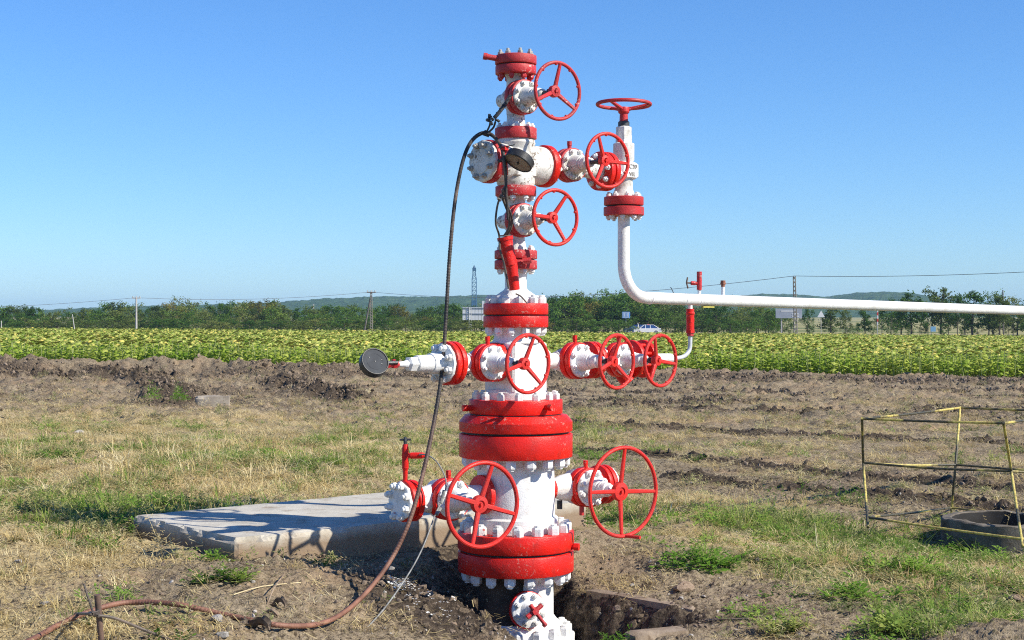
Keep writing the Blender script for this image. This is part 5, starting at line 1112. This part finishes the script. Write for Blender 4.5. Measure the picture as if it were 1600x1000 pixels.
mb = MB(); mb.tube([gxy(568,201), P(579,460,200.6)], .10, 8); o = obj('pole_strut', mb, dkw); tag(o, 'dark slanting strut propping the ladder patterned pole', 'strut')
pole(118, 487, 210, .13, 'leaning bare post in the field at far left', 'bare', -5); pole(490, 471, 300, .20, 'distant plain pole above the trees left of the ladder pole', 'bare'); pole(479, 485, 300, .14, 'short distant post beside the plain pole', 'bare', -1)
p3 = pole(1244, 427, 130, .23, 'tall ladder patterned pole right of the pipe fittings', 'lattice', -3); pole(1568, 449, 230, .20, 'dark pole among the trees at the right edge', 'dark', -1); pole(2, 497, 190, .12, 'bare post at the left edge of the field', 'bare')
p0 = Vector((-100, 205, p1.z-1.0)); p25 = P(800, 456.5, 180)
def wire(a, b_, sag, lab, r_=.022):
    mb = MB(); mb.tube([a.lerp(b_, i/24)-Z*sag*4*(i/24)*(1-i/24) for i in range(25)], r_, 5); tag(obj('overhead_wire', mb, alu), lab, 'wire')
wire(p0, p1, .9, 'overhead wire from the left edge to the concrete pole'); wire(p1, p2, .55, 'overhead wire between the concrete pole and the ladder pole'); wire(p2, p3, 1.2, 'overhead wire passing behind the wellhead to the tall right pole'); wire(p3, P(1720,414,110), .25, 'overhead wire from the tall ladder pole to the right edge')
# drilling derrick
root = empty('lattice_mast', gxy(741, 620), 'distant blue lattice mast rising behind the white board', 'mast'); blue = plain('blue_steel', (.03,.09,.18), (.05,.14,.25), 1, .6)
bm_ = gxy(741, 620); tp = P(741, 419, 620); corners = lambda z_, hw: [Vector((bm_.x+sx_*hw, bm_.y+sy_*hw, z_)) for sx_, sy_ in ((-1,-1),(1,-1),(1,1),(-1,1))]
lv_ = [bm_.z+(tp.z-bm_.z)*i/13 for i in range(14)]
hw_ = lambda i: .85 if i < 12 else .55; mb = MB()
for i in range(13):
    a = corners(lv_[i], hw_(i)); b_ = corners(lv_[i+1], hw_(i+1))
    for k in range(4): mb.tube([a[k], b_[k]], .14, 4); mb.tube([a[k], b_[(k+1) % 4]], .07, 4); mb.tube([b_[k], b_[(k+1) % 4]], .07, 4)
obj('lattice', mb, blue, root, smooth=False); mb = MB(); mb.box(tp+Z*.6, (1.5,1.5,1.2)); mb.cyl(tp+Z*1.2, tp+Z*2.2, .5, .15, 8); obj('crown_block', mb, blue, root)
mb = MB(); mb.box(bm_+Z*((P(741,465,620).z-bm_.z)/2), (2.2,1.8,(P(741,465,620).z-bm_.z))); obj('lower_section', mb, blue, root)
# boards and signs
whb = plain('sign_white', (.55,.56,.56), (.66,.67,.67), 1, .6); blb = plain('sign_blue', (.05,.22,.55), (.07,.27,.62), 1, .5); gyb = plain('sign_grey_back', (.22,.25,.30), (.32,.35,.39), 1, .5); redb = plain('sign_red', (.5,.03,.03), (.6,.05,.04), 1, .5)
D_ = 236.
def board(name, x0, y0, x1, y1, d, m_, lab, posts, cat='sign', pm=conc, th=.12, pw=.09):
    a = P(x0, y0, d); b_ = P(x1, y1, d); root = empty(name, gxy((x0+x1)/2, d), lab, cat)
    mb = MB(); mb.box((a+b_)/2, (b_.x-a.x, th, a.z-b_.z)); p_ = obj('panel', mb, m_, root, smooth=False)
    for x in posts: mb = MB(); g_ = gxy(x, d+.2); mb.cyl(g_-Z*.2, Vector((g_.x, d+.2, a.z-.05)), pw, n=8); obj('post', mb, pm, root)
    return root, p_
rt = empty('billboard', gxy(738, D_), 'white billboard back made of upright panels on a lattice post', 'billboard'); a = P(722.5,476,D_); b_ = P(757,496,D_); nP = 7; wp = (b_.x-a.x)/nP
for i in range(nP): mb = MB(); mb.box(((a.x+wp*(i+.5)), D_, (a.z+b_.z)/2), (wp-.05, .10, a.z-b_.z)); obj('panel', mb, whb, rt, smooth=False)
mb = MB(); mb.box(((a.x+b_.x)/2, D_-.12, (a.z+b_.z)/2), (b_.x-a.x, .08, .10)); mb.box(((a.x+b_.x)/2, D_-.12, a.z-.1), (b_.x-a.x, .08, .08)); obj('rail', mb, gyb, rt)
g_ = gxy(734.5, D_); mb = MB(); 
for s_ in (-1, 1): mb.tube([g_+Vector((s_*.17,-.2,0)), Vector((g_.x+s_*.14, D_-.2, a.z))], .035, 4)
for i in range(12): mb.box(g_+Vector((0,-.2,(a.z-g_.z)*(i+.5)/12)), (.30,.04,.07))
obj('lattice_post', mb, whb, rt)
mb = MB(); q0 = P(755,466,D_+2); mb.box((q0.x, q0.y, (q0.z+gz(q0.x,q0.y))/2), (.35,.12,q0.z-gz(q0.x,q0.y))); tag(obj('white_board', mb, whb, None, smooth=False), 'narrow white upright board beside the billboard', 'board')
rs, p_ = board('road_sign', 972, 483, 984.5, 493, D_, blb, 'small blue sign with white lettering in front of the dark trees', [978], pw=.05)
mb = MB(); c0 = P(972,483,D_-.08); 
for i, x in enumerate((973.5,975.5,978,980,982.3)): q_ = P(x, 488, D_-.07); mb.box(q_, (.09,.02,.55 if i % 2 else .62))
mb.box(P(978.2,484,D_-.07), (1.05,.02,.05)); mb.box(P(978.2,492.2,D_-.07), (1.05,.02,.05)); obj('lettering', mb, whb, p_, smooth=False)
rs, p_ = board('road_sign', 1212, 478, 1253, 493, 200, gyb, 'wide grey blue road sign on two posts behind the pipe', [1221,1241], pw=.09)
mb = MB(); mb.box(P(1231,482,199.92), (1.75,.02,.13)); mb.box(P(1243,486.5,199.92), (.9,.02,.12)); mb.box(P(1243,490,199.92), (.9,.02,.12)); obj('lettering', mb, whb, p_, smooth=False)
rt = empty('warning_sign', gxy(1283, 215), 'white triangular warning sign on a post in the right tree row', 'sign'); mb = MB(); q = P(1283,488,215); tri = [(0,.62),(-.52,-.30),(.52,-.30)]; mb.add([q+Vector((a_,-.02,b_)) for a_, b_ in tri]+[q+Vector((a_,.02,b_)) for a_, b_ in tri], [(0,1,2),(5,4,3),(0,3,4,1),(1,4,5,2),(2,5,3,0)])
obj('panel', mb, whb, rt, smooth=False); mb = MB(); mb.cyl(gxy(1283,215.1), q+Vector((0,.1,0)), .04, n=8); obj('post', mb, conc, rt)
rt = empty('striped_post', gxy(1371, 222), 'red and white striped post among the right trees', 'post')
for i in range(5): mb = MB(); a = gxy(1371, 222); h0 = 1.6; q = a+Z*(h0+i*.45); mb.cyl(q, q+Z*.45, .10, n=10); obj('band', mb, redb if i % 2 else whb, rt)
mb = MB(); mb.cyl(gxy(1371,222), gxy(1371,222)+Z*1.6, .06, n=8); obj('post', mb, conc, rt)
board('road_sign', 1454, 506, 1462, 514, 215, plain('sign_pale_blue', (.12,.28,.42), (.16,.33,.48), 1, .5), 'tiny pale blue sign low in the grass at right', [1455], pw=.04)
# car on the road
def car(x, d, body, glass, lab, blue_side=None, rotz=0, L=4.2):
    g_ = gxy(x, d); root = empty('car', g_+Z*.05, lab, 'car'); Wd = .85; mb = MB()
    pr = [(-2.1,.35),(-2.12,.62),(-2.0,.80),(-1.2,.92),(.9,.95),(1.95,.93),(2.1,.75),(2.12,.35)]
    pr = [(a*L/4.2, b) for a, b in pr]; n_ = len(pr); vs = []
    for y_, k in ((-Wd, .98), (-Wd*.6, 1.02), (Wd*.6, 1.02), (Wd, .98)):
        for a, b in pr: vs.append(g_+Vector((a*k, y_, .05+b*k)))
    fs = [(l*n_+i, l*n_+(i+1) % n_, (l+1)*n_+(i+1) % n_, (l+1)*n_+i) for l in range(3) for i in range(n_)]+[tuple(range(n_))[::-1], tuple(range(3*n_, 4*n_))]
    mb.add(vs, fs); bo = obj('body', mb, body, root, sharp=40)
    cb = [(-1.15,.92),(-.45,1.42),(.95,1.47),(1.75,.95)]; mb = MB(); vs = []
    for y_ in (-Wd*.78, Wd*.78):
        for a, b in cb: vs.append(g_+Vector((a, y_*(1 if b < 1 else .82), .05+b)))
    mb.add(vs, [(0,1,5,4),(2,3,7,6),(0,3,2,1),(4,5,6,7)]); obj('window', mb, glass, bo, smooth=False)
    mb = MB(); mb.box(g_+Vector((.25,0,1.50)), (1.5,Wd*1.35,.06), ch=.02)
    for a0, a1, b0, b1 in ((-1.17,-.47,.97,1.50),(.42,.42,.95,1.5),(1.72,.97,1.0,1.50),(-.3,-.3,.95,1.5)):
        for s_ in (-1, 1): mb.tube([g_+Vector((a0, s_*Wd*.79, b0)), g_+Vector((a1, s_*Wd*.66, b1))], .045, 5)
    obj('roof', mb, body, bo)
    for a in (-1.3, 1.3):
        for s_ in (-1, 1): mb = MB(); c_ = g_+Vector((a*L/4.2, s_*Wd*.9, .36)); mb.cyl(c_-Vector((0,.1,0)), c_+Vector((0,.1,0)), .31, n=20, ch=.03); wh = obj('wheel', mb, M['black'], root); mb = MB(); mb.cyl(c_-Vector((0,.11,0)), c_+Vector((0,.11,0)), .18, n=14); obj('rim', mb, gyb, wh)
    return root, g_, bo
cw = plain('car_white', (.72,.73,.75), (.78,.79,.80), 1, .25, 0, 0, 0, .6); cbl = plain('car_blue', (.012,.03,.10), (.02,.045,.14), 1, .25, 0, 0, 0, .6); gl = plain('car_glass', (.02,.05,.16), (.03,.07,.20), 1, .08, 0, 0, 0, .9)
rt, g_, bo = car(1011, 238, cw, gl, 'white car with blue tinted windows on the road beyond the field')
mb = MB(); mb.box(g_+Vector((.15,0,1.57)), (.35,1.1,.10), ch=.02); obj('roof_light', mb, redb, bo)
car(995, 242, cbl, gl, 'dark blue car standing behind the white car')
# person leaning at the blue car
def person(loc, facing):
    me = bpy.data.meshes.new('body'); J = {'pel':(0,0,.95),'spi':(0,.02,1.2),'che':(.03,.02,1.42),'nec':(.07,0,1.55),'hea':(.10,0,1.68),'top':(.11,0,1.78),'ls':(.02,.19,1.45),'le':(.12,.25,1.18),'lh':(.32,.2,1.05),'rs':(.02,-.19,1.45),'re':(.12,-.25,1.18),'rh':(.32,-.2,1.08),'lhip':(0,.1,.9),'lk':(.04,.12,.5),'lf':(0,.12,.06),'lt':(.16,.12,.04),'rhip':(0,-.1,.9),'rk':(.02,-.12,.5),'rf':(-.06,-.12,.06),'rt':(.1,-.12,.04)}
    rad = {'pel':.15,'spi':.14,'che':.16,'nec':.06,'hea':.10,'top':.07,'ls':.07,'le':.05,'lh':.04,'rs':.07,'re':.05,'rh':.04,'lhip':.1,'lk':.065,'lf':.045,'lt':.04,'rhip':.1,'rk':.065,'rf':.045,'rt':.04}
    ks = list(J); E = [('pel','spi'),('spi','che'),('che','nec'),('nec','hea'),('hea','top'),('che','ls'),('ls','le'),('le','lh'),('che','rs'),('rs','re'),('re','rh'),('pel','lhip'),('lhip','lk'),('lk','lf'),('lf','lt'),('pel','rhip'),('rhip','rk'),('rk','rf'),('rf','rt')]
    me.from_pydata([J[k] for k in ks], [(ks.index(a), ks.index(b)) for a, b in E], []); o = bpy.data.objects.new('body', me); SC.collection.objects.link(o)
    md = o.modifiers.new('skin', 'SKIN'); 
    for i, k in enumerate(ks): me.skin_vertices[0].data[i].radius = (rad[k],)*2
    me.skin_vertices[0].data[0].use_root = True; o.modifiers.new('sub', 'SUBSURF').levels = 1; o.modifiers['sub'].render_levels = 1
    me.materials.append(plain('light_shirt', (.5,.48,.45), (.62,.6,.57), 3, .9))
    root = empty('person', loc, 'person in a light shirt standing at the parked cars', 'person'); root.rotation_euler[2] = facing; o.parent = root
    mb = MB(); mb.lathe([(0,-.06),(.08,-.03),(.105,.03),(.08,.09),(0,.115)], Vector(loc)+Vector((-.10,0,1.72)), Z, 14); h_ = obj('hair', mb, plain('hair', (.10,.07,.05), (.2,.15,.1), 3, .8), root)
person(tuple(gxy(997.5, 236.5)+Z*.05), math.pi)

# ------------------------------------------------------------------ labels by landmark
ORD = 'first second third fourth fifth sixth seventh eighth ninth tenth eleventh twelfth thirteenth fourteenth fifteenth sixteenth seventeenth eighteenth nineteenth twentieth'.split()
MARK = [(-900,-30,'beyond the left edge'),(-30,60,'at the far left edge'),(60,160,'around the leaning bare post'),(160,270,'around the left concrete pole'),(270,400,'between the concrete pole and the far posts'),(400,530,'around the distant plain pole'),(530,640,'around the ladder patterned pole'),(640,710,'beside the hanging hose'),(710,800,'behind the white billboard'),(800,900,'just right of the wellhead column'),(900,965,'left of the small blue sign'),(965,1060,'behind the parked cars'),(1060,1130,'behind the red check valve'),(1130,1225,'left of the tall right pole'),(1225,1300,'around the warning sign'),(1300,1400,'around the striped post'),(1400,1490,'below the right end of the hill'),(1490,2400,'at the far right edge')]
rows_ = {}
for o in SC.objects:
    if o.parent is None and o.get('category') == 'tree':
        px = 800+o.location.x*F/o.location.y
        for a, b_, ph in MARK:
            if a <= px < b_: rows_.setdefault((o['label'].split(' in the ')[0].split(' at the ')[0].split(' under the ')[0], ph), []).append((px, o))
for (base, ph), L_ in rows_.items():
    L_.sort(key=lambda q: q[0])
    for i, (px, o) in enumerate(L_): o['label'] = '%s %s' % (base, ph) if len(L_) == 1 else '%s %s, %s from left' % (base, ph, ORD[i] if i < 20 else 'far along')
for o in SC.objects:
    if o.parent is None and o.get('category') == 'sunflower':
        px = 800+o.location.x*F/o.location.y
        for a, b_, ph in MARK:
            if a <= px < b_: o['label'] = 'drooping sunflower plant at the near field edge, '+ph

# ------------------------------------------------------------------ air
def haze():
    mb = MB(); mb.box((0, 4400, 53), (9800, 9100, 120)); m = bpy.data.materials.new('haze'); m.use_nodes = True; t = m.node_tree; t.nodes.clear()
    o_ = t.nodes.new('ShaderNodeOutputMaterial'); v = t.nodes.new('ShaderNodeVolumePrincipled'); v.inputs['Color'].default_value = (.50,.76,1,1); v.inputs['Density'].default_value = HAZE
    t.links.new(v.outputs[0], o_.inputs['Volume']); o = obj('haze', mb, m, smooth=False); tag(o, kind='stuff', label='thin blue haze over the far hills')
HAZE = 1.4e-4
haze()
